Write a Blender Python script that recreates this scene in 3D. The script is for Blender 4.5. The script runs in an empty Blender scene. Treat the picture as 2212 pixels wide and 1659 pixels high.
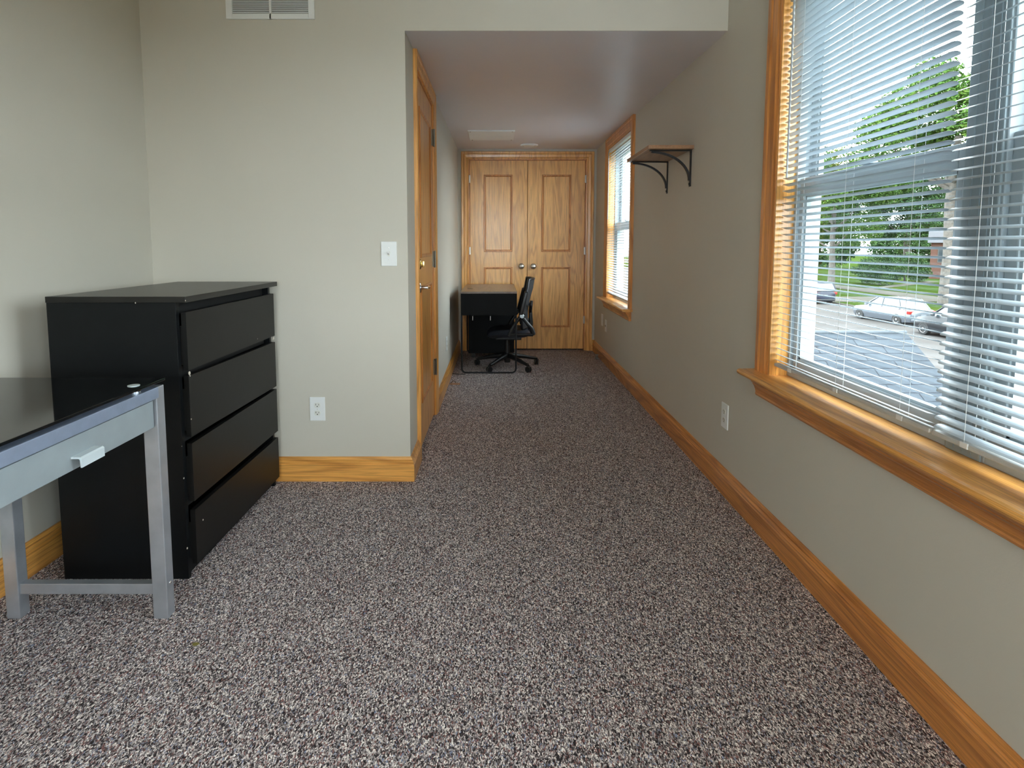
import bpy, bmesh, math, random
from mathutils import Vector, Matrix, noise
SC = bpy.context.scene
COL = SC.collection
PI = math.pi

# ---------------------------------------------------------------- camera
F_PX, W_PX, H_PX = 1253.0, 2212.0, 1659.0
PITCH = math.radians(5.0)
CX, CY = 1075.0, 530.0 + F_PX * math.tan(PITCH)
cam_d = bpy.data.cameras.new('camera')
cam_d.sensor_fit = 'HORIZONTAL'
cam_d.sensor_width = 36.0
cam_d.lens = 36.0 * F_PX / W_PX
cam_d.shift_x = (W_PX / 2 - CX) / W_PX
cam_d.shift_y = (CY - H_PX / 2) / W_PX
cam_d.clip_start = 0.02
cam_d.clip_end = 600
cam = bpy.data.objects.new('camera', cam_d)
COL.objects.link(cam)
cam.location = (0, 0, 1.238)
cam.rotation_euler = (PI / 2 - PITCH, 0, 0)
SC.camera = cam

# ---------------------------------------------------------------- world: bright overcast sky
world = bpy.data.worlds.new('overcast_sky')
SC.world = world
world.use_nodes = True
wn, wl = world.node_tree.nodes, world.node_tree.links
wn.clear()
wout = wn.new('ShaderNodeOutputWorld')
wbg = wn.new('ShaderNodeBackground')
wbg.inputs['Color'].default_value = (0.83, 0.93, 1.0, 1)
wbg.inputs['Strength'].default_value = 7.0
wl.new(wbg.outputs[0], wout.inputs[0])

# added warm fill light behind the camera, unseen (its base is built with the fittings)
fill_d = bpy.data.lights.new('warm_fill_bulb', 'POINT')
fill_d.energy = 14.0
fill_d.shadow_soft_size = 0.13
fill_d.color = (1.0, 0.87, 0.68)
fill_o = bpy.data.objects.new('warm_fill_bulb', fill_d)
COL.objects.link(fill_o)
fill_o.location = (-0.35, -0.9, 2.55)

# soft sun through thin cloud
sun_d = bpy.data.lights.new('sun', 'SUN')
sun_d.energy = 0.6
sun_d.angle = math.radians(25)
sun_d.color = (1.0, 0.96, 0.88)
sun = bpy.data.objects.new('sun', sun_d)
COL.objects.link(sun)
sun.rotation_euler = (math.radians(28), math.radians(18), 0)

def portal(name, loc, rot, sx, sy):
    d = bpy.data.lights.new(name, 'AREA')
    d.shape = 'RECTANGLE'; d.size = sx; d.size_y = sy
    d.cycles.is_portal = True
    o = bpy.data.objects.new(name, d); COL.objects.link(o)
    o.location = loc; o.rotation_euler = rot
    return o
# sky portals in the window openings (they give off nothing, they only guide the sky light)
portal('sky_portal', (1.34, 1.46, 1.50), (0, PI / 2, 0), 1.66, 1.94)
portal('sky_portal', (1.34, 5.51, 1.46), (0, PI / 2, 0), 1.60, 1.10)
portal('sky_portal', (1.34, -1.5, 1.50), (0, PI / 2, 0), 1.66, 1.90)
portal('sky_portal', (-0.3, -2.84, 1.55), (-PI / 2, 0, 0), 1.9, 1.6)

vs = SC.view_settings
vs.view_transform = 'Standard'
vs.look = 'None'
vs.exposure = 1.06
vs.gamma = 1.0
vs.use_curve_mapping = False
SC.cycles.use_denoising = True
SC.cycles.max_bounces = 14
SC.cycles.diffuse_bounces = 8
SC.cycles.transparent_max_bounces = 16
SC.cycles.caustics_reflective = False
SC.cycles.caustics_refractive = False
SC.cycles.sample_clamp_indirect = 8.0

# ---------------------------------------------------------------- materials
def srgb(r, g, b):
    f = lambda c: (c / 255 / 12.92) if c / 255 <= 0.04045 else ((c / 255 + 0.055) / 1.055) ** 2.4
    return (f(r), f(g), f(b))

class N:
    def __init__(s, name):
        s.m = bpy.data.materials.new(name); s.m.use_nodes = True
        s.t = s.m.node_tree; s.n = s.t.nodes; s.l = s.t.links
        s.n.clear()
        s.out = s.n.new('ShaderNodeOutputMaterial')
        s.p = s.n.new('ShaderNodeBsdfPrincipled')
        s.l.new(s.p.outputs[0], s.out.inputs[0])
    def new(s, t, **kw):
        nd = s.n.new(t)
        for k, v in kw.items():
            if k.startswith('_'): setattr(nd, k[1:], v)
        return nd
    def coord(s, scale=(1, 1, 1), rot=(0, 0, 0)):
        tc = s.n.new('ShaderNodeTexCoord'); mp = s.n.new('ShaderNodeMapping')
        mp.inputs['Scale'].default_value = scale; mp.inputs['Rotation'].default_value = rot
        s.l.new(tc.outputs['Object'], mp.inputs[0])
        return mp.outputs[0]
    def noise(s, vec, scale, detail=3, rough=0.5, dist=0.0):
        nd = s.n.new('ShaderNodeTexNoise')
        nd.inputs['Scale'].default_value = scale; nd.inputs['Detail'].default_value = detail
        nd.inputs['Roughness'].default_value = rough; nd.inputs['Distortion'].default_value = dist
        s.l.new(vec, nd.inputs['Vector'])
        return nd.outputs[0]
    def ramp(s, fac, stops, interp='LINEAR'):
        r = s.n.new('ShaderNodeValToRGB'); cr = r.color_ramp; cr.interpolation = interp
        while len(cr.elements) < len(stops): cr.elements.new(0.5)
        for e, (p, c) in zip(cr.elements, stops):
            e.position = p; e.color = (*c, 1) if len(c) == 3 else c
        s.l.new(fac, r.inputs[0])
        return r.outputs[0]
    def math(s, op, a, b=None):
        nd = s.n.new('ShaderNodeMath'); nd.operation = op
        for i, v in enumerate((a, b)):
            if v is None: continue
            if isinstance(v, (int, float)): nd.inputs[i].default_value = v
            else: s.l.new(v, nd.inputs[i])
        return nd.outputs[0]
    def mix(s, fac, a, b, mode='MIX'):
        nd = s.n.new('ShaderNodeMix'); nd.data_type = 'RGBA'; nd.blend_type = mode
        for i, v in ((0, fac), (6, a), (7, b)):
            if isinstance(v, (int, float)): nd.inputs[i].default_value = v
            elif isinstance(v, tuple): nd.inputs[i].default_value = (*v, 1)
            else: s.l.new(v, nd.inputs[i])
        return nd.outputs[2]
    def bump(s, h, strength=0.2, dist=0.01):
        b = s.n.new('ShaderNodeBump'); b.inputs['Strength'].default_value = strength
        b.inputs['Distance'].default_value = dist
        s.l.new(h, b.inputs['Height']); s.l.new(b.outputs[0], s.p.inputs['Normal'])

def plain(name, col, rough=0.5, metal=0.0, var=0.06, scale=6.0, bump=0.0, bscale=300, spec=0.5, coat=0.0):
    m = N(name)
    v = m.coord()
    n = m.noise(v, scale, 4)
    lo = tuple(c * (1 - var) for c in col); hi = tuple(min(1, c * (1 + var)) for c in col)
    m.l.new(m.ramp(n, [(0.3, lo), (0.7, hi)]), m.p.inputs['Base Color'])
    m.p.inputs['Roughness'].default_value = rough
    m.p.inputs['Metallic'].default_value = metal
    m.p.inputs['Specular IOR Level'].default_value = spec
    m.p.inputs['Coat Weight'].default_value = coat
    m.p.inputs['Coat Roughness'].default_value = 0.15
    if bump:
        m.bump(m.noise(v, bscale, 2), bump, 0.002)
    return m.m

def wood(name, light, dark, axis='Z', rough=0.35, freq=26.0, wide=5.0, lines=0.55):
    """Oak: contour rings of a noise stretched along the grain, plus fine pores."""
    m = N(name)
    s = {'X': (0.10, 1, 1), 'Y': (1, 0.10, 1), 'Z': (1, 1, 0.10)}[axis]
    f = {'X': (0.02, 1, 1), 'Y': (1, 0.02, 1), 'Z': (1, 1, 0.02)}[axis]
    v = m.coord(s)
    base = m.noise(v, wide, 2, 0.45, 0.3)
    ring = m.math('SINE', m.math('MULTIPLY', base, freq * 2.6))
    ring = m.math('MULTIPLY', m.math('ADD', ring, 1.0), 0.5)
    ring = m.math('POWER', ring, 3.0)
    pores = m.noise(m.coord(f), 260, 3, 0.6)
    tone = m.noise(v, 1.7, 2)
    c1 = m.ramp(tone, [(0.3, light), (0.75, tuple(a * 0.75 + b * 0.25 for a, b in zip(light, dark)))])
    c2 = m.mix(m.math('MULTIPLY', ring, lines), c1, dark)
    po = m.ramp(pores, [(0.40, (0.62, 0.62, 0.62)), (0.56, (1, 1, 1))])
    c3 = m.mix(0.75, c2, po, 'MULTIPLY')
    m.l.new(c3, m.p.inputs['Base Color'])
    m.p.inputs['Roughness'].default_value = rough
    m.p.inputs['Coat Weight'].default_value = 0.5
    m.p.inputs['Coat Roughness'].default_value = 0.18
    m.bump(pores, 0.08, 0.001)
    return m.m

OAK_L, OAK_D = (0.90, 0.44, 0.105), (0.50, 0.19, 0.035)
M = {}
for ax in 'XYZ':
    M['oak' + ax] = wood('golden_oak_grain_' + ax.lower(), OAK_L, OAK_D, ax)
    M['trim' + ax] = wood('red_oak_trim_' + ax.lower(), (0.74, 0.30, 0.07), (0.34, 0.105, 0.02), ax)
M['door'] = wood('oak_veneer_door', (0.95, 0.50, 0.15), (0.60, 0.26, 0.06), 'Z', 0.38, 22, 7.0, 0.6)
M['paint'] = plain('greige_wall_paint', (0.575, 0.545, 0.475), 0.55, 0, 0.02, 1.5, 0.12, 220, 0.35)
M['ceil'] = plain('alcove_ceiling_paint', (0.69, 0.665, 0.70), 0.40, 0, 0.02, 1.5, 0.05, 160, 0.5)
M['white'] = plain('white_enamel', (0.78, 0.80, 0.80), 0.35, 0, 0.02)
M['cream'] = plain('ivory_plastic', (0.72, 0.73, 0.68), 0.4, 0, 0.02)
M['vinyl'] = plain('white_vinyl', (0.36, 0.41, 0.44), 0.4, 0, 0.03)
M['mull'] = plain('backlit_vinyl_post', (0.28, 0.335, 0.36), 0.5, 0, 0.06)  # white vinyl, with its backlit shade put into the colour
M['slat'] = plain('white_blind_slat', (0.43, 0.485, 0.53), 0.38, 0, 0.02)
M['slatbounce'] = plain('lightened_bounce_blind_slat', (0.80, 0.83, 0.86), 0.35, 0, 0.02)  # far blind's slats lightened so more light reaches the corridor
M['railgrey'] = plain('blind_rail_grey', (0.50, 0.50, 0.48), 0.4, 0, 0.03)
M['cord'] = plain('white_cord', (0.72, 0.74, 0.74), 0.8)
M['wand'] = plain('clear_grey_wand', (0.35, 0.37, 0.38), 0.15)
M['black'] = plain('black_brown_veneer', (0.0040, 0.0048, 0.0055), 0.42, 0, 0.12, 30, 0.05, 200, spec=0.2)
M['blackfront'] = plain('black_drawer_front', (0.0065, 0.0065, 0.0062), 0.42, 0, 0.10, 40, spec=0.24)
M['blacktop'] = plain('black_top_panel', (0.010, 0.009, 0.008), 0.30, 0, 0.35, 9, spec=0.32)
M['dark'] = plain('dark_recess', (0.004, 0.004, 0.004), 0.8)
M['chip'] = plain('chipped_pale_board', (0.55, 0.50, 0.43), 0.7)
M['glasstop'] = plain('black_glass', (0.004, 0.005, 0.006), 0.045, 0, 0.05, spec=0.55)
M['silver'] = plain('silver_painted_steel', (0.33, 0.40, 0.54), 0.36, 0.55, 0.08, 20)
M['silverleg'] = plain('brushed_silver_leg', (0.40, 0.42, 0.46), 0.34, 0.6, 0.10, 14)
M['greypanel'] = plain('grey_laminate', (0.27, 0.31, 0.33), 0.45, 0.1, 0.06, 12)
M['handle'] = plain('pale_satin_handle', (0.62, 0.70, 0.74), 0.35, 0.2)
M['chrome'] = plain('chrome', (0.80, 0.82, 0.84), 0.12, 1.0, 0.02)
M['nickel'] = plain('satin_nickel', (0.62, 0.60, 0.56), 0.28, 1.0, 0.04)
M['brass'] = plain('polished_brass', (0.75, 0.58, 0.25), 0.22, 1.0, 0.05)
M['bronze'] = plain('dark_bronze_hinge', (0.20, 0.17, 0.13), 0.4, 0.9, 0.1)
M['iron'] = plain('black_iron', (0.012, 0.014, 0.018), 0.45, 0.3, 0.15)
M['deskblack'] = plain('matte_black_desk', (0.004, 0.0045, 0.005), 0.6, 0, 0.15, spec=0.15)
M['walnut'] = wood('greyed_walnut_top', (0.17, 0.125, 0.095), (0.08, 0.055, 0.042), 'Y', 0.4, 14, 5, 0.4)
M['shelfwood'] = wood('brown_shelf_board', (0.42, 0.22, 0.105), (0.20, 0.09, 0.04), 'Y', 0.45, 14, 5, 0.5)
M['plasticblack'] = plain('black_plastic', (0.009, 0.010, 0.012), 0.35, 0, 0.1)
M['mesh'] = plain('black_mesh_fabric', (0.012, 0.012, 0.013), 0.75, 0, 0.2, 60, 0.5, 900)
M['seat'] = plain('blue_black_seat_fabric', (0.022, 0.027, 0.038), 0.5, 0, 0.15, 40)
M['rubber'] = plain('grey_rubber', (0.18, 0.18, 0.17), 0.7)
M['leaf_dry'] = plain('olive_dry_leaf', (0.20, 0.17, 0.04), 0.7)
M['slotdark'] = plain('socket_slot', (0.02, 0.02, 0.02), 0.7)
M['ventgrey'] = plain('vent_inner_shadow', (0.10, 0.10, 0.09), 0.7)
M['lamp'] = plain('frosted_lamp_glass', (0.78, 0.76, 0.72), 0.3)

# carpet: looped pile in black, grey, oatmeal, maroon and slate
def carpet():
    m = N('loop_carpet')
    v = m.coord((1, 0.52, 1))
    wob = m.n.new('ShaderNodeTexNoise'); wob.inputs['Scale'].default_value = 130
    m.l.new(v, wob.inputs['Vector'])
    vv = m.n.new('ShaderNodeVectorMath'); vv.operation = 'MULTIPLY_ADD'
    m.l.new(wob.outputs['Color'], vv.inputs[0]); vv.inputs[1].default_value = (0.010, 0.010, 0)
    m.l.new(v, vv.inputs[2])
    vor = m.n.new('ShaderNodeTexVoronoi'); vor.inputs['Scale'].default_value = 390
    m.l.new(vv.outputs[0], vor.inputs['Vector'])
    sep = m.n.new('ShaderNodeSeparateColor'); m.l.new(vor.outputs['Color'], sep.inputs[0])
    col = m.ramp(sep.outputs[0], [(0.0, (0.035, 0.030, 0.034)), (0.22, (0.11, 0.095, 0.10)), (0.36, (0.24, 0.13, 0.125)),
                                  (0.46, (0.30, 0.28, 0.29)), (0.62, (0.52, 0.49, 0.49)), (0.80, (0.85, 0.82, 0.80)), (0.95, (0.24, 0.28, 0.40))], 'CONSTANT')
    worm = m.noise(v, 190, 1, 0.4, 0.8)
    wr = m.ramp(worm, [(0.30, (0.40, 0.38, 0.40)), (0.40, (1.75, 1.68, 1.66)), (0.46, (1.5, 1.45, 1.43)), (0.50, (0.42, 0.40, 0.41)), (0.55, (1.7, 1.62, 1.6)), (0.62, (1.3, 1.25, 1.22)), (0.70, (0.45, 0.43, 0.44))])
    dark = m.ramp(vor.outputs['Distance'], [(0.25, (1, 1, 1)), (0.75, (0.35, 0.33, 0.33))])
    c = m.mix(1.0, col, wr, 'MULTIPLY')
    c = m.mix(0.45, c, dark, 'MULTIPLY')
    m.l.new(c, m.p.inputs['Base Color'])
    m.p.inputs['Roughness'].default_value = 0.95
    m.p.inputs['Specular IOR Level'].default_value = 0.15
    m.bump(worm, 0.6, 0.004)
    return m.m
M['carpet'] = carpet()

def glass():
    m = N('window_glass')
    m.n.remove(m.p)
    tr = m.n.new('ShaderNodeBsdfTransparent'); tr.inputs[0].default_value = (0.97, 0.99, 0.98, 1)
    gl = m.n.new('ShaderNodeBsdfGlossy'); gl.inputs['Roughness'].default_value = 0.02
    mx = m.n.new('ShaderNodeMixShader'); fr = m.n.new('ShaderNodeFresnel'); fr.inputs[0].default_value = 1.35
    geo = m.n.new('ShaderNodeNewGeometry')
    ff = m.math('MULTIPLY', fr.outputs[0], m.math('SUBTRACT', 1.0, geo.outputs['Backfacing']))
    m.l.new(ff, mx.inputs[0]); m.l.new(tr.outputs[0], mx.inputs[1]); m.l.new(gl.outputs[0], mx.inputs[2])
    m.l.new(mx.outputs[0], m.out.inputs[0])
    return m.m
M['glass'] = glass()

# outdoors
def grass_mat():
    m = N('mown_grass'); v = m.coord()
    c = m.ramp(m.noise(v, 0.35, 6, 0.7), [(0.3, (0.014, 0.028, 0.006)), (0.55, (0.028, 0.045, 0.009)), (0.75, (0.045, 0.050, 0.018))])
    m.l.new(c, m.p.inputs['Base Color']); m.p.inputs['Roughness'].default_value = 0.95
    return m.m
M['grass'] = grass_mat(); M['grass'].node_tree.nodes['Principled BSDF'].inputs['Specular IOR Level'].default_value = 0.0
M['road'] = plain('pale_asphalt', (0.066, 0.061, 0.058), 0.9, 0, 0.12, 0.6, spec=0.0)
M['concrete'] = plain('beige_concrete', (0.075, 0.070, 0.060), 0.9, 0, 0.08, 0.8, spec=0.0)
def foliage_mat(name, a, b, c):
    m = N(name); v = m.coord()
    n = m.noise(v, 1.3, 5, 0.7)
    col = m.ramp(n, [(0.32, a), (0.5, b), (0.68, c)])
    m.l.new(col, m.p.inputs['Base Color']); m.p.inputs['Roughness'].default_value = 0.8
    m.p.inputs['Specular IOR Level'].default_value = 0.2
    return m.m
M['fol1'] = foliage_mat('green_foliage', (0.018, 0.050, 0.009), (0.045, 0.100, 0.014), (0.095, 0.135, 0.022))
M['fol2'] = foliage_mat('dark_foliage', (0.010, 0.032, 0.010), (0.026, 0.062, 0.017), (0.055, 0.092, 0.025))
M['bark'] = plain('grey_bark', (0.075, 0.065, 0.055), 0.95, 0, 0.3, 6)
def shingle_mat():
    m = N('grey_shingles')
    tc = m.n.new('ShaderNodeTexCoord'); br = m.n.new('ShaderNodeTexBrick')
    m.l.new(tc.outputs['UV'], br.inputs['Vector'])
    br.inputs['Color1'].default_value = (0.026, 0.032, 0.039, 1); br.inputs['Color2'].default_value = (0.034, 0.040, 0.047, 1)
    br.inputs['Mortar'].default_value = (0.008, 0.010, 0.014, 1)
    br.inputs['Scale'].default_value = 1.0; br.inputs['Brick Width'].default_value = 0.95
    br.inputs['Row Height'].default_value = 0.15; br.inputs['Mortar Size'].default_value = 0.008
    br.offset = 0.37
    n = m.noise(m.coord(), 2.5, 5)
    c = m.mix(0.5, br.outputs[0], m.ramp(n, [(0.3, (0.7, 0.7, 0.72)), (0.7, (1.3, 1.3, 1.3))]), 'MULTIPLY')
    m.l.new(c, m.p.inputs['Base Color']); m.p.inputs['Roughness'].default_value = 0.75; m.p.inputs['Specular IOR Level'].default_value = 0.12
    return m.m
M['shingle'] = shingle_mat(); M['ridge'] = plain('grey_ridge', (0.045, 0.053, 0.062), 0.8)
def brick_mat():
    m = N('orange_brick')
    br = m.n.new('ShaderNodeTexBrick'); m.l.new(m.coord((1, 1, 1), (PI / 2, 0, 0)), br.inputs['Vector'])
    br.inputs['Color1'].default_value = (0.09, 0.03, 0.016, 1); br.inputs['Color2'].default_value = (0.07, 0.022, 0.012, 1)
    br.inputs['Mortar'].default_value = (0.07, 0.06, 0.05, 1); br.inputs['Scale'].default_value = 3.0
    m.l.new(br.outputs[0], m.p.inputs['Base Color']); m.p.inputs['Roughness'].default_value = 0.9
    return m.m
M['brick'] = brick_mat()
M['siding'] = plain('pale_siding', (0.06, 0.06, 0.055), 0.8)
M['roofdark'] = plain('dark_roof', (0.04, 0.04, 0.045), 0.9)
M['carsilver'] = plain('silver_car_paint', (0.08, 0.09, 0.105), 0.3, 0.3, 0.02, coat=0.6)
M['carnavy'] = plain('dark_navy_car_paint', (0.012, 0.014, 0.026), 0.3, 0.0, 0.02, spec=0.3)
M['carblack'] = plain('charcoal_car_paint', (0.010, 0.011, 0.013), 0.3, 0.0, 0.02, spec=0.3)
M['carglass'] = plain('tinted_car_glass', (0.02, 0.028, 0.032), 0.06, 0, 0.02, spec=0.9)
M['tyre'] = plain('tyre_rubber', (0.008, 0.008, 0.008), 0.85)
M['wheel'] = plain('alloy_wheel', (0.28, 0.28, 0.29), 0.3, 0.8)
M['tail'] = plain('red_tail_lamp', (0.16, 0.008, 0.006), 0.2)
M['plate'] = plain('pale_number_plate', (0.09, 0.10, 0.11), 0.5)
M['stone'] = plain('buff_garden_stone', (0.06, 0.05, 0.038), 0.9, 0, 0.2, 3)

# ---------------------------------------------------------------- mesh helpers
class B:
    def __init__(s): s.bm = bmesh.new()
    def box(s, x0, x1, y0, y1, z0, z1, bev=0.0, seg=2, mat=None):
        vsx = [s.bm.verts.new((x, y, z)) for x in (x0, x1) for y in (y0, y1) for z in (z0, z1)]
        idx = [(0, 1, 3, 2), (4, 6, 7, 5), (0, 4, 5, 1), (2, 3, 7, 6), (0, 2, 6, 4), (1, 5, 7, 3)]
        fs = [s.bm.faces.new([vsx[i] for i in q]) for q in idx]
        if bev:
            es = list({e for f in fs for e in f.edges})
            r = bmesh.ops.bevel(s.bm, geom=es, offset=bev, segments=seg, affect='EDGES', profile=0.6)
            vsx = list({v for v in vsx if v.is_valid} | set(r['verts']))
        if mat is not None: bmesh.ops.transform(s.bm, matrix=mat, verts=vsx)
        return s
    def prism(s, pts, axis, a, b):
        """pts 2D outline extruded along axis from a to b; 2D axes are the two others in xyz order."""
        def mk(p, t):
            if axis == 'x': return (t, p[0], p[1])
            if axis == 'y': return (p[0], t, p[1])
            return (p[0], p[1], t)
        v0 = [s.bm.verts.new(mk(p, a)) for p in pts]; v1 = [s.bm.verts.new(mk(p, b)) for p in pts]
        n = len(pts)
        s.bm.faces.new(v0); s.bm.faces.new(v1[::-1])
        for i in range(n): s.bm.faces.new((v0[i], v1[i], v1[(i + 1) % n], v0[(i + 1) % n]))
        return s
    def tube(s, pts, r, n=10, cap=True, radii=None):
        pts = [Vector(p) for p in pts]; rings = []
        prev = None
        for i, p in enumerate(pts):
            d = (pts[min(i + 1, len(pts) - 1)] - pts[max(i - 1, 0)]).normalized()
            if prev is None:
                up = Vector((0, 0, 1)) if abs(d.z) < 0.9 else Vector((1, 0, 0))
                a = d.cross(up).normalized()
            else:
                a = (prev - d * prev.dot(d)).normalized()
            prev = a; b = d.cross(a)
            rr = radii[i] if radii else r
            rings.append([s.bm.verts.new(p + (a * math.cos(2 * PI * k / n) + b * math.sin(2 * PI * k / n)) * rr) for k in range(n)])
        for q, w in zip(rings, rings[1:]):
            for k in range(n): s.bm.faces.new((q[k], q[(k + 1) % n], w[(k + 1) % n], w[k]))
        if cap:
            s.bm.faces.new(rings[0][::-1]); s.bm.faces.new(rings[-1])
        return s
    def lathe(s, prof, o, axis, n=24):
        """prof: (radius, distance along axis)."""
        o = Vector(o); ax = Vector(axis).normalized()
        up = Vector((0, 0, 1)) if abs(ax.z) < 0.9 else Vector((1, 0, 0))
        a = ax.cross(up).normalized(); b = ax.cross(a)
        rings = []
        for r, h in prof:
            r = max(r, 1e-5)
            rings.append([s.bm.verts.new(o + ax * h + (a * math.cos(2 * PI * k / n) + b * math.sin(2 * PI * k / n)) * r) for k in range(n)])
        for q, w in zip(rings, rings[1:]):
            for k in range(n): s.bm.faces.new((q[k], q[(k + 1) % n], w[(k + 1) % n], w[k]))
        s.bm.faces.new(rings[0][::-1]); s.bm.faces.new(rings[-1])
        return s
    def sweep(s, path, prof, e1, e2, n, o=(0, 0, 0), closed=False):
        """Mitred moulding: path in plane (e1,e2), profile (a to the left of the path, b along n)."""
        e1, e2, n, o = Vector(e1), Vector(e2), Vector(n), Vector(o)
        P = [Vector(p) for p in path]; L = len(P); rings = []
        for i in range(L):
            if closed or 0 < i < L - 1:
                d0 = (P[i] - P[i - 1]).normalized(); d1 = (P[(i + 1) % L] - P[i]).normalized()
            elif i == 0: d0 = d1 = (P[1] - P[0]).normalized()
            else: d0 = d1 = (P[-1] - P[-2]).normalized()
            n0 = Vector((-d0.y, d0.x)); n1 = Vector((-d1.y, d1.x))
            mt = (n0 + n1).normalized(); k = 1 / max(0.2, mt.dot(n0))
            rings.append([s.bm.verts.new(o + e1 * (P[i] + mt * k * a).x + e2 * (P[i] + mt * k * a).y + n * b) for a, b in prof])
        m = len(prof)
        prs = list(zip(rings, rings[1:])) + ([(rings[-1], rings[0])] if closed else [])
        for q, w in prs:
            for k in range(m): s.bm.faces.new((q[k], q[(k + 1) % m], w[(k + 1) % m], w[k]))
        if not closed:
            s.bm.faces.new(rings[0][::-1]); s.bm.faces.new(rings[-1])
        return s
    def obj(s, name, mat, parent=None, smooth=False, loc=None):
        bmesh.ops.recalc_face_normals(s.bm, faces=s.bm.faces[:])
        me = bpy.data.meshes.new(name); s.bm.to_mesh(me); s.bm.free()
        if smooth:
            for p in me.polygons: p.use_smooth = True
            try: me.set_sharp_from_angle(angle=math.radians(40))
            except Exception: pass
        me.materials.append(M[mat] if isinstance(mat, str) else mat)
        o = bpy.data.objects.new(name, me); COL.objects.link(o)
        if parent is not None: o.parent = parent
        if loc: o.location = loc
        return o

def thing(name, label, cat, loc=(0, 0, 0), rz=0.0, group=None):
    o = bpy.data.objects.new(name, None); COL.objects.link(o)
    o.empty_display_size = 0.1
    o.location = loc; o.rotation_euler = (0, 0, rz)
    o['label'] = label; o['category'] = cat
    if group: o['group'] = group
    return o
def tag(o, label, cat, group=None):
    o['label'] = label; o['category'] = cat
    if group: o['group'] = group
    return o
def struct(o):
    o['kind'] = 'structure'
    return o
def holder(name):
    o = bpy.data.objects.new(name, None); COL.objects.link(o); o['kind'] = 'structure'
    return o
def dup(root, loc=None, rz=None, label=None, group=None):
    r = root.copy(); COL.objects.link(r)
    if loc is not None: r.location = loc
    if rz is not None: r.rotation_euler = (0, 0, rz)
    if label: r['label'] = label
    if group: r['group'] = group
    for ch in list(root.children):
        c = ch.copy(); COL.objects.link(c); c.parent = r
        for g in list(ch.children):
            d = g.copy(); COL.objects.link(d); d.parent = c
    return r

# ---------------------------------------------------------------- room shell
XR, XL, XC = 1.14, -1.77, -0.46      # right wall, left wall, corridor's left wall
YB, YE, YF = 2.977, 6.78, -2.7       # partition wall, corridor end, wall behind the camera
ZH, ZHE, ZC = 2.297, 2.338, 2.75     # alcove ceiling (front, end), room ceiling
TH = 0.15
WT = 0.14                            # right wall: 1.14..1.28 plus frame

def wall_with_holes(name, axis, a0, a1, t0, t1, z0, z1, holes):
    """A wall running along `axis` ('x' or 'y') from a0 to a1, thickness t0..t1; holes are (h0, h1, zb, zt)."""
    b = B(); cur = a0
    def add(p, q, u, v):
        if q - p < 1e-5 or v - u < 1e-5: return
        if axis == 'y': b.box(t0, t1, p, q, u, v)
        else: b.box(p, q, t0, t1, u, v)
    for h0, h1, zb, zt in sorted(holes):
        add(cur, h0, z0, z1); add(h0, h1, z0, zb); add(h0, h1, zt, z1); cur = h1
    add(cur, a1, z0, z1)
    return struct(b.obj(name, 'paint'))

W1 = (0.52, 2.385, 0.70, 2.30)
W2 = (5.00, 6.02, 0.70, 2.22)
W3 = (-2.40, -0.60, 0.70, 2.30)  # added opening, out of view, to let more daylight in
W4 = (-1.20, 0.60, 0.75, 2.30)  # added opening in the rear wall, also for daylight
DL = (3.33, 4.16, 0.0, 2.22)
DE = (-0.335, 1.025, 0.0, 2.225)

struct(B().box(-3.2, 2.6 - 1.3, YF - 0.1, YE + 0.9, -0.12, 0.0).obj('floor', 'carpet'))
wall_with_holes('wall_right', 'y', YF - TH, YE + 0.9, XR, XR + TH, 0, ZC, [(w[0], w[1], w[2] - 0.024, w[3]) for w in (W1, W2, W3)])
wall_with_holes('wall_left', 'y', YF - TH, YB + TH, XL - TH, XL, 0, ZC, [])
wall_with_holes('wall_front', 'x', XL - TH, XR, YF - TH, YF, 0, ZC, [W4])
# partition wall with the vent, the lowered header over the corridor is part of it
b = B(); b.box(XL, XC, YB, YB + TH, 0, ZC); b.box(XC, XR, YB, YB + 0.004, ZH, ZC); b.box(XC, XR, YB + 0.004, YB + TH, ZH + 0.03, ZC)
struct(b.obj('wall_back', 'paint'))
wall_with_holes('wall_corridor', 'y', YB + TH, YE, XC - TH, XC, 0, 2.42, [DL])
wall_with_holes('wall_end', 'x', XC - TH, XR, YE, YE + TH, 0, 2.42, [DE])
struct(B().box(XL - TH, XR + TH, YF - TH, YB + TH, ZC, ZC + 0.1).obj('ceiling', 'paint'))
b = B(); b.prism([(YB + 0.004, ZH), (YE, ZHE), (YE, 2.5), (YB + TH + 0.05, 2.5), (YB + TH + 0.05, ZH + 0.028), (YB + 0.004, ZH + 0.028)], 'x', XC, XR)
struct(b.obj('ceiling', 'ceil'))
# added dark sheets behind the doors, unseen, so that no daylight leaks in
struct(B().box(XC - TH, XR, YE + TH, YE + TH + 0.05, 0, 2.42).obj('closet_light_block', 'dark'))
struct(B().box(XC - TH - 0.05, XC - TH, YB + TH, YE, 0, 2.42).obj('hall_light_block', 'dark'))

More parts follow.
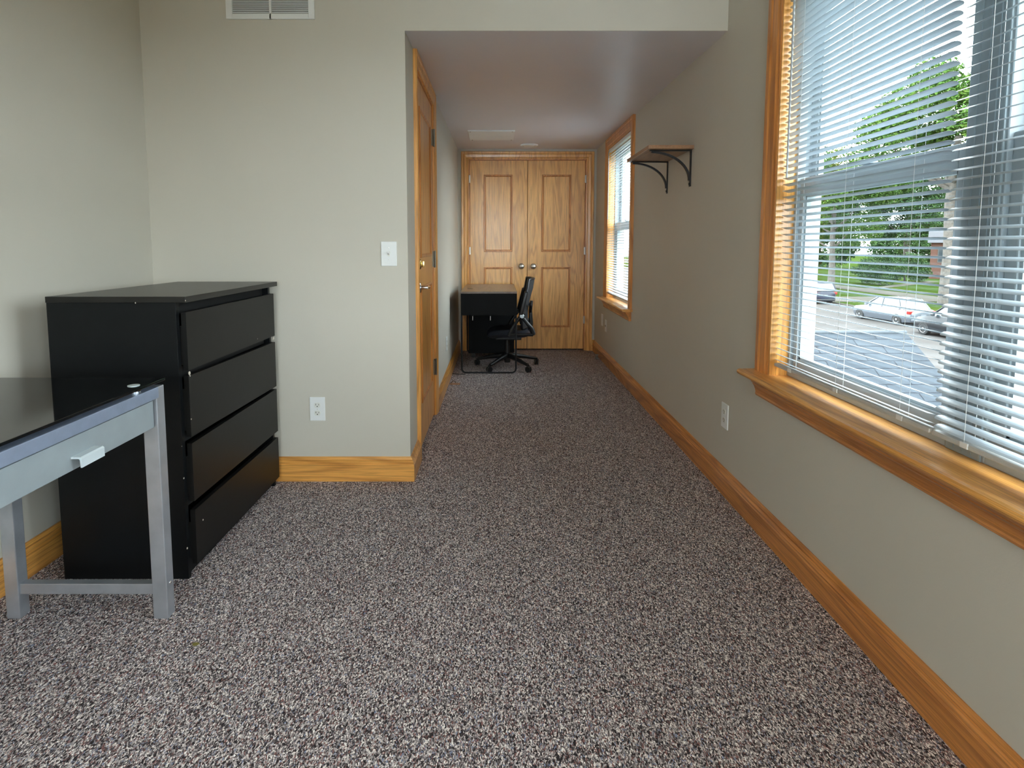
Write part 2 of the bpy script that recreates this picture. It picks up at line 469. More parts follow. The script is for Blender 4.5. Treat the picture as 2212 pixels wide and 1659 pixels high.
# baseboards
BBP = [(0, 0), (0.022, 0), (0.022, 0.088), (0.018, 0.093), (0.018, 0.097), (0.020, 0.100), (0.014, 0.108), (0.010, 0.111),
       (0.012, 0.114), (0.008, 0.122), (0.005, 0.128), (0, 0.128)]
def base(name, path, mat, flip=False):
    pr = BBP if not flip else [(-a, z) for a, z in BBP]
    return struct(B().sweep(path, pr, (1, 0, 0), (0, 1, 0), (0, 0, 1)).obj(name, mat))
base('baseboard_right', [(XR, YF), (XR, YE)], 'trimY')
base('baseboard_back', [(XC, 3.245), (XC, YB), (XL, YB)], 'oakX')
base('baseboard_left', [(XL, YB), (XL, YF)], 'oakY', False)
base('baseboard_corridor', [(XC, 4.245), (XC, YE)], 'oakY', True)
base('baseboard_end', [(1.108, YE), (XR, YE)], 'oakX', True)
base('baseboard_front', [(XL, YF), (XR, YF)], 'oakX', False)

# casings around doors and windows: profile (a outwards from the opening, b off the wall)
CAS = [(0, 0), (0, 0.012), (0.010, 0.014), (0.014, 0.011), (0.020, 0.016), (0.050, 0.019), (0.056, 0.016), (0.062, 0.021), (0.080, 0.022), (0.085, 0.018), (0.085, 0)]
CASW = [(a * 1.18, bb * 1.15) for a, bb in CAS]

# ---------------------------------------------------------------- end closet: double doors
d1 = holder('door_1')
# casing, an inverted U seen from the corridor
cp = [(DE[0], 0.0), (DE[0], DE[3]), (DE[1], DE[3]), (DE[1], 0.0)]
B().sweep(cp, CAS, (1, 0, 0), (0, 0, 1), (0, -1, 0), (0, YE, 0)).obj('casing', 'oakZ', d1)
b = B(); b.box(DE[0], DE[0] + 0.012, YE, YE + 0.12, 0, DE[3]); b.box(DE[1] - 0.012, DE[1], YE, YE + 0.12, 0, DE[3])
b.box(DE[0], DE[1], YE, YE + 0.12, DE[3] - 0.012, DE[3]); b.obj('jamb', 'trimZ', d1)
PANELS = [(1.163, 2.05), (0.276, 0.985)]
PANP = [(0, 0.0), (0.0, 0.005), (0.006, 0.009), (0.014, 0.009), (0.022, 0.002), (0.026, -0.004), (0.030, -0.002), (0.030, -0.008), (0, -0.008)]
def leaf(x0, x1, pan, knobx):
    """A closet door leaf facing -y with two moulded panels."""
    yf = YE + 0.012
    b = B(); b.box(x0, x1, yf, yf + 0.035, 0.018, 2.212, 0.002, 1)
    o = b.obj('door_leaf', 'door', d1)
    for z0, z1 in PANELS:
        p0, p1 = pan
        q = B().sweep([(p0, z0), (p0, z1), (p1, z1), (p1, z0)], [(-a, c) for a, c in PANP], (1, 0, 0), (0, 0, 1), (0, -1, 0), (0, yf, 0), True)
        q.obj('panel_moulding', 'trimZ', o)
    return o
la = leaf(DE[0] + 0.014, 0.344, (-0.160, 0.172), 0.276)
lb = leaf(0.348, DE[1] - 0.014, (0.510, 0.850), 0.416)
def egg_knob(par, x, z, y):
    b = B()
    b.lathe([(0.030, 0), (0.030, 0.006), (0.024, 0.009), (0.011, 0.011), (0.011, 0.026), (0.020, 0.030), (0.031, 0.040), (0.034, 0.050), (0.030, 0.060), (0.018, 0.067), (0.0, 0.069)], (x, y, z), (0, -1, 0), 28)
    k = b.obj('knob', 'nickel', par, True); k['label'] = 'satin silver round knob'
egg_knob(la, 0.276, 0.996, YE + 0.012)
egg_knob(lb, 0.416, 0.996, YE + 0.012)
for lf, hx in ((la, DE[0] + 0.006), (lb, DE[1] - 0.006)):
    for hz in (2.0, 1.175, 0.365):
        b = B(); b.tube([(hx, YE - 0.002, hz - 0.045), (hx, YE - 0.002, hz + 0.045)], 0.006, 10)
        b.box(hx - 0.012, hx + 0.012, YE + 0.002, YE + 0.010, hz - 0.043, hz + 0.043)
        b.obj('hinge', 'nickel', lf)

# ---------------------------------------------------------------- corridor side door (left)
d2 = holder('door_2')
y0, y1, zt = DL[0], DL[1], DL[3]
B().sweep([(y0, 0), (y0, zt), (y1, zt), (y1, 0)], CAS, (0, 1, 0), (0, 0, 1), (1, 0, 0), (XC, 0, 0)).obj('casing', 'oakZ', d2)
b = B(); b.box(XC - 0.12, XC, y0, y0 + 0.012, 0, zt); b.box(XC - 0.12, XC, y1 - 0.012, y1, 0, zt); b.box(XC - 0.12, XC, y0, y1, zt - 0.012, zt)
b.obj('jamb', 'trimZ', d2)
xf = XC - 0.003
lf = B().box(xf - 0.04, xf, y0 + 0.015, y1 - 0.015, 0.015, zt - 0.014, 0.002, 1).obj('door_leaf', 'oakZ', d2)
for z0, z1 in PANELS:
    p0, p1 = y0 + 0.145, y1 - 0.145
    B().sweep([(p0, z0), (p0, z1), (p1, z1), (p1, z0)], [(-a, c) for a, c in PANP], (0, 1, 0), (0, 0, 1), (1, 0, 0), (xf, 0, 0), True).obj('panel_moulding', 'trimZ', lf)
for hz in (1.99, 1.14, 0.36):
    b = B(); b.tube([(XC + 0.012, y1 - 0.004, hz - 0.06), (XC + 0.012, y1 - 0.004, hz + 0.06)], 0.008, 10)
    b.box(xf, XC + 0.006, y1 - 0.03, y1 + 0.012, hz - 0.055, hz + 0.055)
    b.obj('hinge', 'bronze', lf)
ly = y0 + 0.075
b = B(); b.lathe([(0.033, 0), (0.033, 0.006), (0.027, 0.012), (0.012, 0.014), (0.011, 0.052), (0.0, 0.053)], (xf, ly, 0.99), (1, 0, 0), 26)
b.tube([(xf + 0.046, ly - 0.004, 0.99), (xf + 0.050, ly + 0.03, 0.991), (xf + 0.050, ly + 0.085, 0.988), (xf + 0.044, ly + 0.118, 0.983)], 0.010, 12, radii=[0.012, 0.011, 0.0095, 0.008])
h = b.obj('lever_handle', 'chrome', lf, True); h['label'] = 'silver lever handle'
b = B(); b.lathe([(0.032, 0), (0.032, 0.007), (0.026, 0.013), (0.018, 0.016), (0.0, 0.018)], (xf, ly, 1.128), (1, 0, 0), 26)
b.box(xf + 0.012, xf + 0.034, ly - 0.005, ly + 0.005, 1.110, 1.146, 0.003)
h = b.obj('deadbolt', 'brass', lf, True); h['label'] = 'brass thumb-turn deadbolt'

# ---------------------------------------------------------------- windows in the right wall
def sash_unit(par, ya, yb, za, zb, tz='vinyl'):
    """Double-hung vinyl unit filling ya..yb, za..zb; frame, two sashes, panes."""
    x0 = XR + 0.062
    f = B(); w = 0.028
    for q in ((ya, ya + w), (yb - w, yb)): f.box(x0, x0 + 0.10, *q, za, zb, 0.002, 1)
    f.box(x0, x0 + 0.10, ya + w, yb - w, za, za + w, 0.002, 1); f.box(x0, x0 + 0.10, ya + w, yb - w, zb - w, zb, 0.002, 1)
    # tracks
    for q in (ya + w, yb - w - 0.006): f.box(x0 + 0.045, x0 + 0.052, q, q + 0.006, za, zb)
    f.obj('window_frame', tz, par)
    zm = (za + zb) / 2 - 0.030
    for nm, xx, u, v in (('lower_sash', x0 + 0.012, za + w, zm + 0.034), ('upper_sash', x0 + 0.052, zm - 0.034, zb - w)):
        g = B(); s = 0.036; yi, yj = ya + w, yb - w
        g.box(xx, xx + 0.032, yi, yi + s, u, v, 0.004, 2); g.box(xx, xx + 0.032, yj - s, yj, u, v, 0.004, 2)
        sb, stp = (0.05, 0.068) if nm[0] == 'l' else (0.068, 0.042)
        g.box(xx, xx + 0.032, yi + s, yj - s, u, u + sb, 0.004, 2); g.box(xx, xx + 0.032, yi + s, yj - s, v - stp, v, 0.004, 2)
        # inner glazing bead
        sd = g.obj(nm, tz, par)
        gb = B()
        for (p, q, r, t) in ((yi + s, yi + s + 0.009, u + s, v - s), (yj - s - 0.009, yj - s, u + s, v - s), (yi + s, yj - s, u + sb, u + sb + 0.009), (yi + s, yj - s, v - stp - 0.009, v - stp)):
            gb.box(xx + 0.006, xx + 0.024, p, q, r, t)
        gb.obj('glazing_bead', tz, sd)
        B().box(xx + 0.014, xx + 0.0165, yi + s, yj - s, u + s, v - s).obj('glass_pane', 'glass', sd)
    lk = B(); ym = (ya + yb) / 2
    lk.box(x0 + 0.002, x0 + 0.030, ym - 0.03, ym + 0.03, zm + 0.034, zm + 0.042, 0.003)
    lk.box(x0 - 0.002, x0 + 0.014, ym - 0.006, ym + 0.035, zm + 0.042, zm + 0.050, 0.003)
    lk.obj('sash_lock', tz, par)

def oak_window(name, w, casmat, liner_far, units, post=None):
    r = holder(name)
    ya, yb, za, zb = w
    # casing: far side, head, near side (open at the stool)
    B().sweep([(ya, za), (ya, zb), (yb, zb), (yb, za)], CASW, (0, 1, 0), (0, 0, 1), (-1, 0, 0), (XR, 0, 0)).obj('casing', 'trimZ', r)
    b = B(); b.box(XR - 0.012, XR + 0.064, yb - 0.012, yb, za, zb)
    b.obj('jamb', 'oakZ', r)
    b = B(); b.box(XR - 0.012, XR + 0.064, ya, ya + 0.012, za, zb); b.obj('jamb', 'oakZ', r)
    b = B(); b.box(XR - 0.012, XR + 0.064, ya + 0.012, yb - 0.012, zb - 0.012, zb); b.obj('head_jamb', 'oakY', r)
    # stool with rounded nosing and ends
    b = B(); e = 0.16
    x_n = XR - 0.090
    pr = [(XR + 0.064, za - 0.024), (x_n + 0.012, za - 0.024), (x_n + 0.004, za - 0.021), (x_n, za - 0.014), (x_n, za - 0.010), (x_n + 0.004, za - 0.003), (x_n + 0.012, za), (XR + 0.064, za)]
    b.prism(pr, 'y', ya, yb)
    pr2 = [(min(x, XR), z) for x, z in pr]
    b.prism(pr2, 'y', yb, yb + 0.125); b.prism(pr2, 'y', ya - 0.125, ya)
    b.obj('stool', 'oakY', r)
    # apron: crown-shaped moulding under the stool
    zz = za - 0.024
    ap = [(XR, zz), (XR - 0.052, zz), (XR - 0.050, zz - 0.008), (XR - 0.046, zz - 0.018), (XR - 0.042, zz - 0.024), (XR - 0.036, zz - 0.030), (XR - 0.036, zz - 0.034), (XR - 0.030, zz - 0.042), (XR - 0.024, zz - 0.058), (XR - 0.022, zz - 0.070), (XR - 0.024, zz - 0.076), (XR - 0.020, zz - 0.084), (XR, zz - 0.084)]
    b = B(); b.prism(ap, 'y', ya - 0.085, yb + 0.085)
    b.obj('apron', 'trimY', r)
    for u in units: sash_unit(r, u[0], u[1], za, zb)
    if post:
        b = B(); b.box(XR + 0.056, XR + 0.175, post[0], post[1], za, zb, 0.004, 2)
        n = 4; wd = (post[1] - post[0]) / n
        o = b.obj('mullion_post', 'mull', r); o['label'] = 'vinyl post with grey-blue backlit shade in its colour between the two window units'
        g = B()
        for i in range(1, n): g.box(XR + 0.0535, XR + 0.057, post[0] + i * wd - 0.0025, post[0] + i * wd + 0.0025, za + 0.01, zb - 0.01)
        g.obj('post_ribs', 'mull', o)
    return r
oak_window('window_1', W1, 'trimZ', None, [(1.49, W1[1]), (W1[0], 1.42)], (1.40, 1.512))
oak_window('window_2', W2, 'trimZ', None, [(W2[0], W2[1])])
oak_window('added_window_3', W3, 'trimZ', None, [(W3[0], -1.5), (-1.5, W3[1])])  # unseen window added to brighten the room with sky light
# added window behind the camera, unseen, for more daylight inside
r4 = holder('added_window_4')
B().sweep([(-W4[1], W4[2]), (-W4[1], W4[3]), (-W4[0], W4[3]), (-W4[0], W4[2])], CAS, (-1, 0, 0), (0, 0, 1), (0, 1, 0), (0, YF, 0), True).obj('casing', 'trimX', r4)
b = B()
for q in ((W4[0], W4[0] + 0.05), (-0.325, -0.275), (W4[1] - 0.05, W4[1])): b.box(*q, YF - 0.12, YF - 0.05, W4[2], W4[3])
b.box(W4[0], W4[1], YF - 0.12, YF - 0.05, W4[2], W4[2] + 0.05); b.box(W4[0], W4[1], YF - 0.12, YF - 0.05, W4[3] - 0.05, W4[3]); b.box(W4[0], W4[1], YF - 0.12, YF - 0.05, 1.5, 1.54)
b.obj('window_frame', 'vinyl', r4)
B().box(W4[0], W4[1], YF - 0.09, YF - 0.087, W4[2], W4[3]).obj('glass_pane', 'glass', r4)

# ---------------------------------------------------------------- blinds
def blind(label, ya, yb, z0, z1, tilt, wand_y=None, ladders=(), xc=XR + 0.016, pitch=0.0245, wand_z=1.50, railmat='railgrey', group=None, slatmat='slat'):
    t = thing('window_blind', label, 'blind', (xc, (ya + yb) / 2, z0), 0, group)
    def L(y): return y - (ya + yb) / 2
    hw = 0.0125; h = z1 - z0
    B().box(-0.014, 0.014, L(ya), L(yb), h - 0.030, h, 0.003).obj('headrail', 'white', t)
    b = B(); b.box(-0.012, 0.012, L(ya), L(yb), -0.001, 0.013, 0.003)
    b.box(-0.0128, -0.0115, L(ya), L(yb), 0.0045, 0.0075)
    b.obj('bottom_rail', railmat, t)
    s = B(); n = int((h - 0.045 - 0.022) / pitch)
    rnd = random.Random(int(abs(ya) * 100))
    dz = tilt * hw * 2
    for i in range(n + 1):
        z = 0.024 + i * pitch; z += rnd.uniform(-0.0006, 0.0006)
        tl = tilt + rnd.uniform(-0.02, 0.02)
        # cross-section: a shallow crown, rounded plan ends
        K = 5
        cols = []
        for e, (yy, wf) in enumerate(((L(ya), 0.35), (L(ya) + 0.003, 0.75), (L(ya) + 0.009, 1.0), (L(yb) - 0.009, 1.0), (L(yb) - 0.003, 0.75), (L(yb), 0.35))):
            row = []
            for k in range(K):
                u = -1 + 2 * k / (K - 1)
                x = u * hw * wf
                zz = z + 0.0020 * (1 - (u * wf) ** 2) - x * tl
                row.append((x, yy, zz))
            cols.append(row)
        tp = [[s.bm.verts.new((x, y, q + 0.00035)) for x, y, q in row] for row in cols]
        bt = [[s.bm.verts.new((x, y, q - 0.00035)) for x, y, q in row] for row in cols]
        E_ = len(cols)
        for e in range(E_ - 1):
            for k in range(K - 1):
                s.bm.faces.new((tp[e][k], tp[e][k + 1], tp[e + 1][k + 1], tp[e + 1][k]))
                s.bm.faces.new((bt[e][k], bt[e + 1][k], bt[e + 1][k + 1], bt[e][k + 1]))
            s.bm.faces.new((tp[e][0], tp[e + 1][0], bt[e + 1][0], bt[e][0]))
            s.bm.faces.new((tp[e][-1], bt[e][-1], bt[e + 1][-1], tp[e + 1][-1]))
        for e in (0, E_ - 1):
            for k in range(K - 1):
                s.bm.faces.new((tp[e][k], bt[e][k], bt[e][k + 1], tp[e][k + 1]))
    s.obj('slats', slatmat, t)
    for y in ladders:
        c = B()
        for xx in (-hw - 0.0006, hw + 0.0006): c.tube([(xx, L(y), 0.010), (xx, L(y), h - 0.03)], 0.0006, 5)
        c.obj('ladder_cord', 'cord', t)
        B().box(-0.0150, -0.010, L(y) - 0.012, L(y) + 0.012, 0.000, 0.015, 0.002).obj('rail_clip', 'cord', t)
    if wand_y is not None:
        c = B(); c.tube([(-0.028, L(wand_y), h - 0.03), (-0.028, L(wand_y), wand_z - z0)], 0.0042, 8)
        c.tube([(-0.012, L(wand_y), h - 0.012), (-0.028, L(wand_y), h - 0.03)], 0.002, 6)
        c.obj('tilt_wand', 'wand', t)
    B().box(-0.011, 0.011, L(ya) - 0.002, L(ya) + 0.001, 0.001, 0.012, 0.001).obj('end_cap', 'cord', t)
    return t
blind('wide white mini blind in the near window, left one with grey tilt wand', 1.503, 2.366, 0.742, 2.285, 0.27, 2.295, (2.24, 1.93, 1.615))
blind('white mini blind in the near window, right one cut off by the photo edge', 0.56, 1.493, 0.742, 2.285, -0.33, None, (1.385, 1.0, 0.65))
blind('narrow white mini blind in the far window beside the closet', 5.02, 6.00, 0.745, 2.205, -0.22, 5.93, (5.85, 5.5, 5.15), xc=XR + 0.004, slatmat='slatbounce')

# ---------------------------------------------------------------- dresser
dr = thing('dresser', 'tall black four-drawer dresser with chipped edges in the left corner', 'dresser', (-1.37, 2.47, 0))
def D(b_, name, mat, par=dr, smooth=False):
    bmesh.ops.translate(b_.bm, verts=b_.bm.verts[:], vec=(1.37, -2.47, 0))
    return b_.obj(name, mat, par, smooth)
x0, x1, ya, yb = -1.612, -1.150, 2.060, 2.915
D(B().box(x0, -1.112, ya - 0.004, yb + 0.004, 1.034, 1.056, 0.0015), 'top_panel', 'blacktop')
D(B().box(x0, x1, ya, ya + 0.020, 0, 1.034, 0.0012), 'side_panel', 'black')
D(B().box(x0, x1, yb - 0.020, yb, 0, 1.034, 0.0012), 'side_panel', 'black')
D(B().box(x0, x0 + 0.006, ya + 0.02, yb - 0.02, 0.03, 1.034), 'back_panel', 'black')
D(B().box(x1 - 0.035, x1 - 0.018, ya + 0.02, yb - 0.02, 0.0, 0.055), 'plinth', 'black')
b = B()
for z in (1.005, 0.765, 0.520, 0.270): b.box(x1 - 0.05, x1 - 0.030, ya + 0.02, yb - 0.02, z - 0.02, z + 0.025)
D(b, 'cross_rail', 'dark')
FR = [(0.782, 0.996, 0.0, 0.0), (0.534, 0.762, -0.012, 0.0), (0.288, 0.508, 0.0, 0.0), (0.045, 0.254, 0.0, 0.0)]
for i, (zb_, zt_, sag, _) in enumerate(FR):
    yA, yB_ = 2.088, 2.912
    bb = B()
    vs_ = []
    bb.prism([(yA, zb_), (yB_, zb_ + (sag if i == 1 else 0)), (yB_, zt_ + sag), (yA, zt_)], 'x', x1 + 0.002, -1.130)
    f = D(bb, 'drawer_front', 'blackfront')
    bx = B(); bx.box(x0 + 0.03, x1 + 0.001, ya + 0.035, yb - 0.035, zb_ + 0.02, zb_ + 0.035)
    for q in ((ya + 0.033, ya + 0.045), (yb - 0.045, yb - 0.033)): bx.box(x0 + 0.03, x1 + 0.001, *q, zb_ + 0.02, zt_ - 0.05)
    bx.box(x0 + 0.03, x0 + 0.042, ya + 0.045, yb - 0.045, zb_ + 0.02, zt_ - 0.05)
    D(bx, 'drawer_box', 'dark', f)
chips = [((-1.131, 2.096, 0.771), 0.007), ((-1.131, 2.098, 0.760), 0.004), ((-1.131, 2.895, 0.772), 0.008), ((-1.131, 2.87, 0.785), 0.003),
         ((-1.152, 2.062, 0.508), 0.003), ((-1.129, 2.14, 0.190), 0.0035), ((-1.150, 2.0595, 0.388), 0.0035), ((-1.150, 2.0595, 0.12), 0.004),
         ((-1.112, 2.057, 1.042), 0.0025), ((-1.290, 2.0558, 1.034), 0.003), ((-1.129, 2.70, 0.80), 0.002), ((-1.129, 2.090, 0.60), 0.003)]
for p, r_ in chips:
    b = B(); bmesh.ops.create_icosphere(b.bm, subdivisions=1, radius=r_)
    for v in b.bm.verts: v.co = Vector((v.co.x * 0.5, v.co.y, v.co.z * 1.1)) + Vector(p) + Vector((0, 0, 0.001 * noise.noise(v.co * 900)))
    D(b, 'chipped_spot', 'chip')

# ---------------------------------------------------------------- silver and glass desk (left edge of the photo)
dk = thing('desk', 'silver metal desk with black glass top and one grey drawer', 'desk', (-1.37, 1.35, 0))
def K(b_, name, mat, par=dk, smooth=False, label=None):
    bmesh.ops.translate(b_.bm, verts=b_.bm.verts[:], vec=(1.37, -1.35, 0))
    o = b_.obj(name, mat, par, smooth)
    if label: o['label'] = label
    return o
y0k, y1k = 0.78, 1.880
K(B().box(-1.66, -1.095, y0k, y1k, 0.796, 0.804, 0.0015), 'glass_top', 'glasstop')
K(B().box(-1.632, -1.098, 1.838, 1.870, 0.738, 0.780, 0.002), 'side_rail', 'silver')
K(B().box(-1.632, -1.098, y0k + 0.01, y0k + 0.045, 0.738, 0.780, 0.002), 'side_rail', 'silver')
K(B().box(-1.132, -1.094, y0k + 0.045, 1.8385, 0.748, 0.784, 0.002), 'front_rail', 'silver')
K(B().box(-1.632, -1.594, y0k + 0.045, 1.8385, 0.738, 0.780, 0.002), 'rear_rail', 'silver')
for xa in (-1.632, -1.148 + 0.004):
    for yy in (1.828, y0k + 0.01):
        xb = xa + 0.045
        b = B(); b.box(xa, xb + (0.004 if xa > -1.5 else 0), yy, yy + 0.042, 0, 0.784 if xa > -1.5 else 0.738, 0.003)
        lg = K(b, 'leg', 'silverleg')
        if yy > 1.5 and xa > -1.5:
            K(B().lathe([(0.006, 0), (0.006, 0.001), (0.004, 0.003), (0, 0.0035)], (xb + 0.004, yy + 0.02, 0.115), (1, 0, 0), 12), 'screw', 'chrome', lg, True)
for yy in (1.835, y0k + 0.015):
    K(B().box(-1.588, -1.143, yy, yy + 0.028, 0.082, 0.118, 0.002), 'stretcher', 'silverleg')
df = K(B().box(-1.118, -1.104, 0.86, 1.822, 0.655, 0.742, 0.002), 'drawer_front', 'greypanel', label='flat grey drawer front')
b = B(); b.box(-1.55, -1.118, 0.88, 1.80, 0.665, 0.671); b.box(-1.55, -1.118, 0.88, 0.892, 0.665, 0.73); b.box(-1.55, -1.118, 1.788, 1.80, 0.665, 0.73); b.box(-1.56, -1.55, 0.88, 1.80, 0.665, 0.73)
K(b, 'drawer_box', 'black', df)
hp = [(-1.104, 0.692), (-1.080, 0.692), (-1.076, 0.688), (-1.076, 0.664), (-1.080, 0.664), (-1.081, 0.684), (-1.084, 0.687), (-1.104, 0.687)]
K(B().prism(hp, 'y', 1.458, 1.545), 'handle', 'handle', df, label='pale satin bar handle')
for p in ((-1.13, 1.77), (-1.59, 1.77), (-1.13, 0.90), (-1.59, 0.90)):
    K(B().lathe([(0.019, 0), (0.019, 0.003), (0.013, 0.004), (0.013, 0.012), (0, 0.012)], (p[0], p[1], 0.784), (0, 0, 1), 20), 'glass_standoff', 'chrome', dk, True)
    K(B().lathe([(0.017, 0), (0.017, 0.0015), (0, 0.002)], (p[0], p[1], 0.8042), (0, 0, 1), 24), 'disc_cap', 'handle', dk, True)

# ---------------------------------------------------------------- vent, plates, outlets
vt = thing('air_vent', 'white two-panel return air grille high on the partition wall', 'air vent', (-1.12, YB, 2.35))
b = B(); W_, H_ = 0.436, 0.26
for q in ((0, 0.030), (W_ / 2 - 0.005, W_ / 2 + 0.005), (W_ - 0.030, W_)): b.box(-W_ / 2 + q[0], -W_ / 2 + q[1], -0.012, 0, 0, H_, 0.0015, 1)
for q in ((0, 0.026), (H_ - 0.026, H_)): b.box(-W_ / 2 + 0.030, W_ / 2 - 0.030, -0.012, 0, *q, 0.0015, 1)
b.obj('frame', 'white', vt)
B().box(-W_ / 2 + 0.03, W_ / 2 - 0.03, -0.0015, -0.0005, 0.026, H_ - 0.026).obj('backing', 'ventgrey', vt)
for sx in (-1, 1):
    s = B()
    xa, xb = (-W_ / 2 + 0.030, -0.005) if sx < 0 else (0.005, W_ / 2 - 0.030)
    for i in range(21):
        z = 0.030 + i * 0.0098
        s.prism([(-0.010, z + 0.004), (-0.0093, z + 0.005), (-0.0025, z + 0.0015), (-0.0032, z + 0.0003)], 'x', xa, xb)
    s.obj('louvres', 'white', vt)

def plate_outlet(name, label, cat, loc, rz, kind='outlet'):
    """Faces -y in its own frame."""
    t = thing(name, label, cat, loc, rz)
    w, h = 0.040, 0.063
    B().box(-w, w, -0.006, 0, -h, h, 0.003, 2).obj('cover_plate', 'white', t)
    if kind == 'outlet':
        for s in (-1, 1):
            zc = s * 0.021
            pts = [(0.017 * math.cos(a), zc + 0.0165 * math.sin(a)) for a in [2 * PI * k / 28 for k in range(28)]]
            pts = [(x, max(zc - 0.0135, min(zc + 0.0135, z))) for x, z in pts]
            rc = B().prism(pts, 'y', -0.0075, -0.005).obj('receptacle', 'cream', t)
            q = B()
            q.box(-0.0085, -0.0060, -0.0080, -0.0070, zc - 0.001, zc + 0.008)
            q.box(0.0060, 0.0082, -0.0080, -0.0070, zc - 0.001, zc + 0.006)
            q.lathe([(0.0030, 0), (0.0030, 0.0006)], (0, -0.0074, zc - 0.007), (0, -1, 0), 10)
            q.obj('slots', 'slotdark', rc)
        B().lathe([(0.0028, 0), (0.0026, 0.001), (0, 0.0012)], (0, -0.006, 0), (0, -1, 0), 10).obj('screw', 'nickel', t)
    elif kind == 'switch':
        B().box(-0.006, 0.006, -0.0075, -0.005, -0.013, 0.013).obj('toggle_slot', 'cream', t)
        m = Matrix.Translation((0, -0.006, 0.0)) @ Matrix.Rotation(math.radians(-25), 4, 'X')
        B().box(-0.0042, 0.0042, -0.018, 0.0, -0.006, 0.006, 0.0015, 2, m).obj('toggle', 'white', t)
        for s in (-1, 1): B().lathe([(0.0028, 0), (0.0026, 0.001), (0, 0.0012)], (0, -0.006, s * 0.030), (0, -1, 0), 10).obj('screw', 'nickel', t)
    elif kind == 'jack':
        B().box(-0.008, 0.008, -0.0085, -0.005, -0.009, 0.009, 0.001, 1).obj('jack', 'slotdark', t)
    return t
plate_outlet('light_switch', 'white toggle light switch plate by the corridor corner', 'light switch', (-0.556, YB, 1.195), 0, 'switch')
plate_outlet('wall_outlet', 'white duplex outlet low on the partition wall right of the dresser', 'outlet', (-0.943, YB, 0.385), 0)
plate_outlet('wall_outlet', 'white duplex outlet under the near window sill on the right wall', 'outlet', (XR, 2.84, 0.388), -PI / 2)
plate_outlet('wall_outlet', 'blank white plate below the far window, the one nearer the closet', 'wall plate', (XR, 6.27, 0.43), -PI / 2, 'blank')
plate_outlet('wall_outlet', 'white jack plate below the far window, nearer the camera of the pair', 'wall plate', (XR, 6.05, 0.395), -PI / 2, 'jack')
plate_outlet('wall_outlet', 'white outlet low on the left corridor wall before the black desk', 'outlet', (XC, 5.14, 0.36), PI / 2)

# ceiling access panel and recessed light
zc = ZH + (5.87 - YB) / (YE - YB) * (ZHE - ZH)
ap = thing('access_panel', 'pale rectangular access panel screwed to the corridor ceiling', 'access panel', (-0.06, 5.85, zc))
B().box(-0.225, 0.225, -0.24, 0.24, -0.014, 0.004, 0.003).obj('cover', 'white', ap)
for sx in (-1, 1):
    for sy in (-1, 1):
        B().lathe([(0.006, 0), (0.006, 0.002), (0, 0.003)], (sx * 0.20, sy * 0.215, -0.014), (0, 0, -1), 10).obj('screw', 'bronze', ap)
cl = thing('ceiling_light', 'round white recessed ceiling light in front of the closet', 'ceiling light', (0.345, 6.48, ZHE - 0.002))
B().lathe([(0.095, -0.004), (0.100, 0.006), (0.088, 0.016), (0.070, 0.014), (0.070, 0.0)], (0, 0, 0), (0, 0, -1), 36).obj('trim_ring', 'white', cl, True)
B().lathe([(0.069, 0.006), (0.060, 0.016), (0.035, 0.022), (0, 0.024)], (0, 0, 0), (0, 0, -1), 32).obj('lens', 'lamp', cl, True)

lp = thing('fill_light_base', 'added round white base of the unseen fill light on the main room ceiling', 'ceiling lamp', (-0.35, -0.9, ZC))  # base added for the fill light, out of view
B().lathe([(0.10, 0), (0.10, 0.02), (0.05, 0.03), (0, 0.03)], (0, 0, 0), (0, 0, -1), 32).obj('base', 'white', lp, True)

# ---------------------------------------------------------------- wall shelf
sh = thing('wall_shelf', 'brown wooden shelf board on the right wall between the windows', 'shelf', (XR, 3.71, 1.80))
B().box(-0.265, 0, -0.285, 0.285, -0.004, 0.018, 0.003).obj('board', 'shelfwood', sh)
for yy in (-0.235, 0.235):
    b = B()
    b.box(-0.245, 0, yy - 0.011, yy + 0.011, -0.010, -0.004, 0.001, 1)
    b.box(-0.006, 0, yy - 0.011, yy + 0.011, -0.215, -0.004, 0.001, 1)
    arc = []
    for k in range(15):
        a = PI / 2 * k / 14
        arc.append((-0.235 + 0.232 * math.sin(a), -0.010 - 0.170 * (1 - math.cos(a))))
    th = 0.011
    out = []
    for k, (x, z) in enumerate(arc):
        p, q = arc[max(k - 1, 0)], arc[min(k + 1, 14)]
        d = Vector((q[0] - p[0], q[1] - p[1])).normalized(); out.append((x - d.y * -th, z + d.x * -th))
    b.prism(arc + out[::-1], 'y', yy - 0.009, yy + 0.009)
    b.lathe([(0.007, 0), (0.007, 0.004), (0, 0.005)], (-0.006, yy, -0.200), (-1, 0, 0), 10)
    b.obj('bracket', 'iron', sh)['label'] = 'black curved iron bracket'

# ---------------------------------------------------------------- black desk at the corridor end
d = thing('writing_desk', 'black desk with brown wood top before the closet doors', 'desk', (-0.085, 6.06, 0))
hx, y0d, y1d = 0.270, -0.53, 0.56
B().box(-hx, hx, y0d - 0.005, y1d, 0.778, 0.797, 0.0015).obj('desktop', 'walnut', d)
b = B(); b.box(-hx + 0.001, hx - 0.014, y0d, y0d + 0.018, 0.568, 0.778); b.obj('side_panel', 'deskblack', d)
b = B(); b.box(-hx + 0.001, hx - 0.014, y1d - 0.020, y1d - 0.002, 0.568, 0.778); b.obj('side_panel', 'deskblack', d)
B().box(-hx + 0.001, -hx + 0.017, y0d + 0.018, y1d - 0.020, 0.568, 0.778).obj('back_panel', 'deskblack', d)
B().box(-hx + 0.017, hx - 0.016, y0d + 0.018, y1d - 0.020, 0.572, 0.586).obj('bottom_panel', 'deskblack', d)
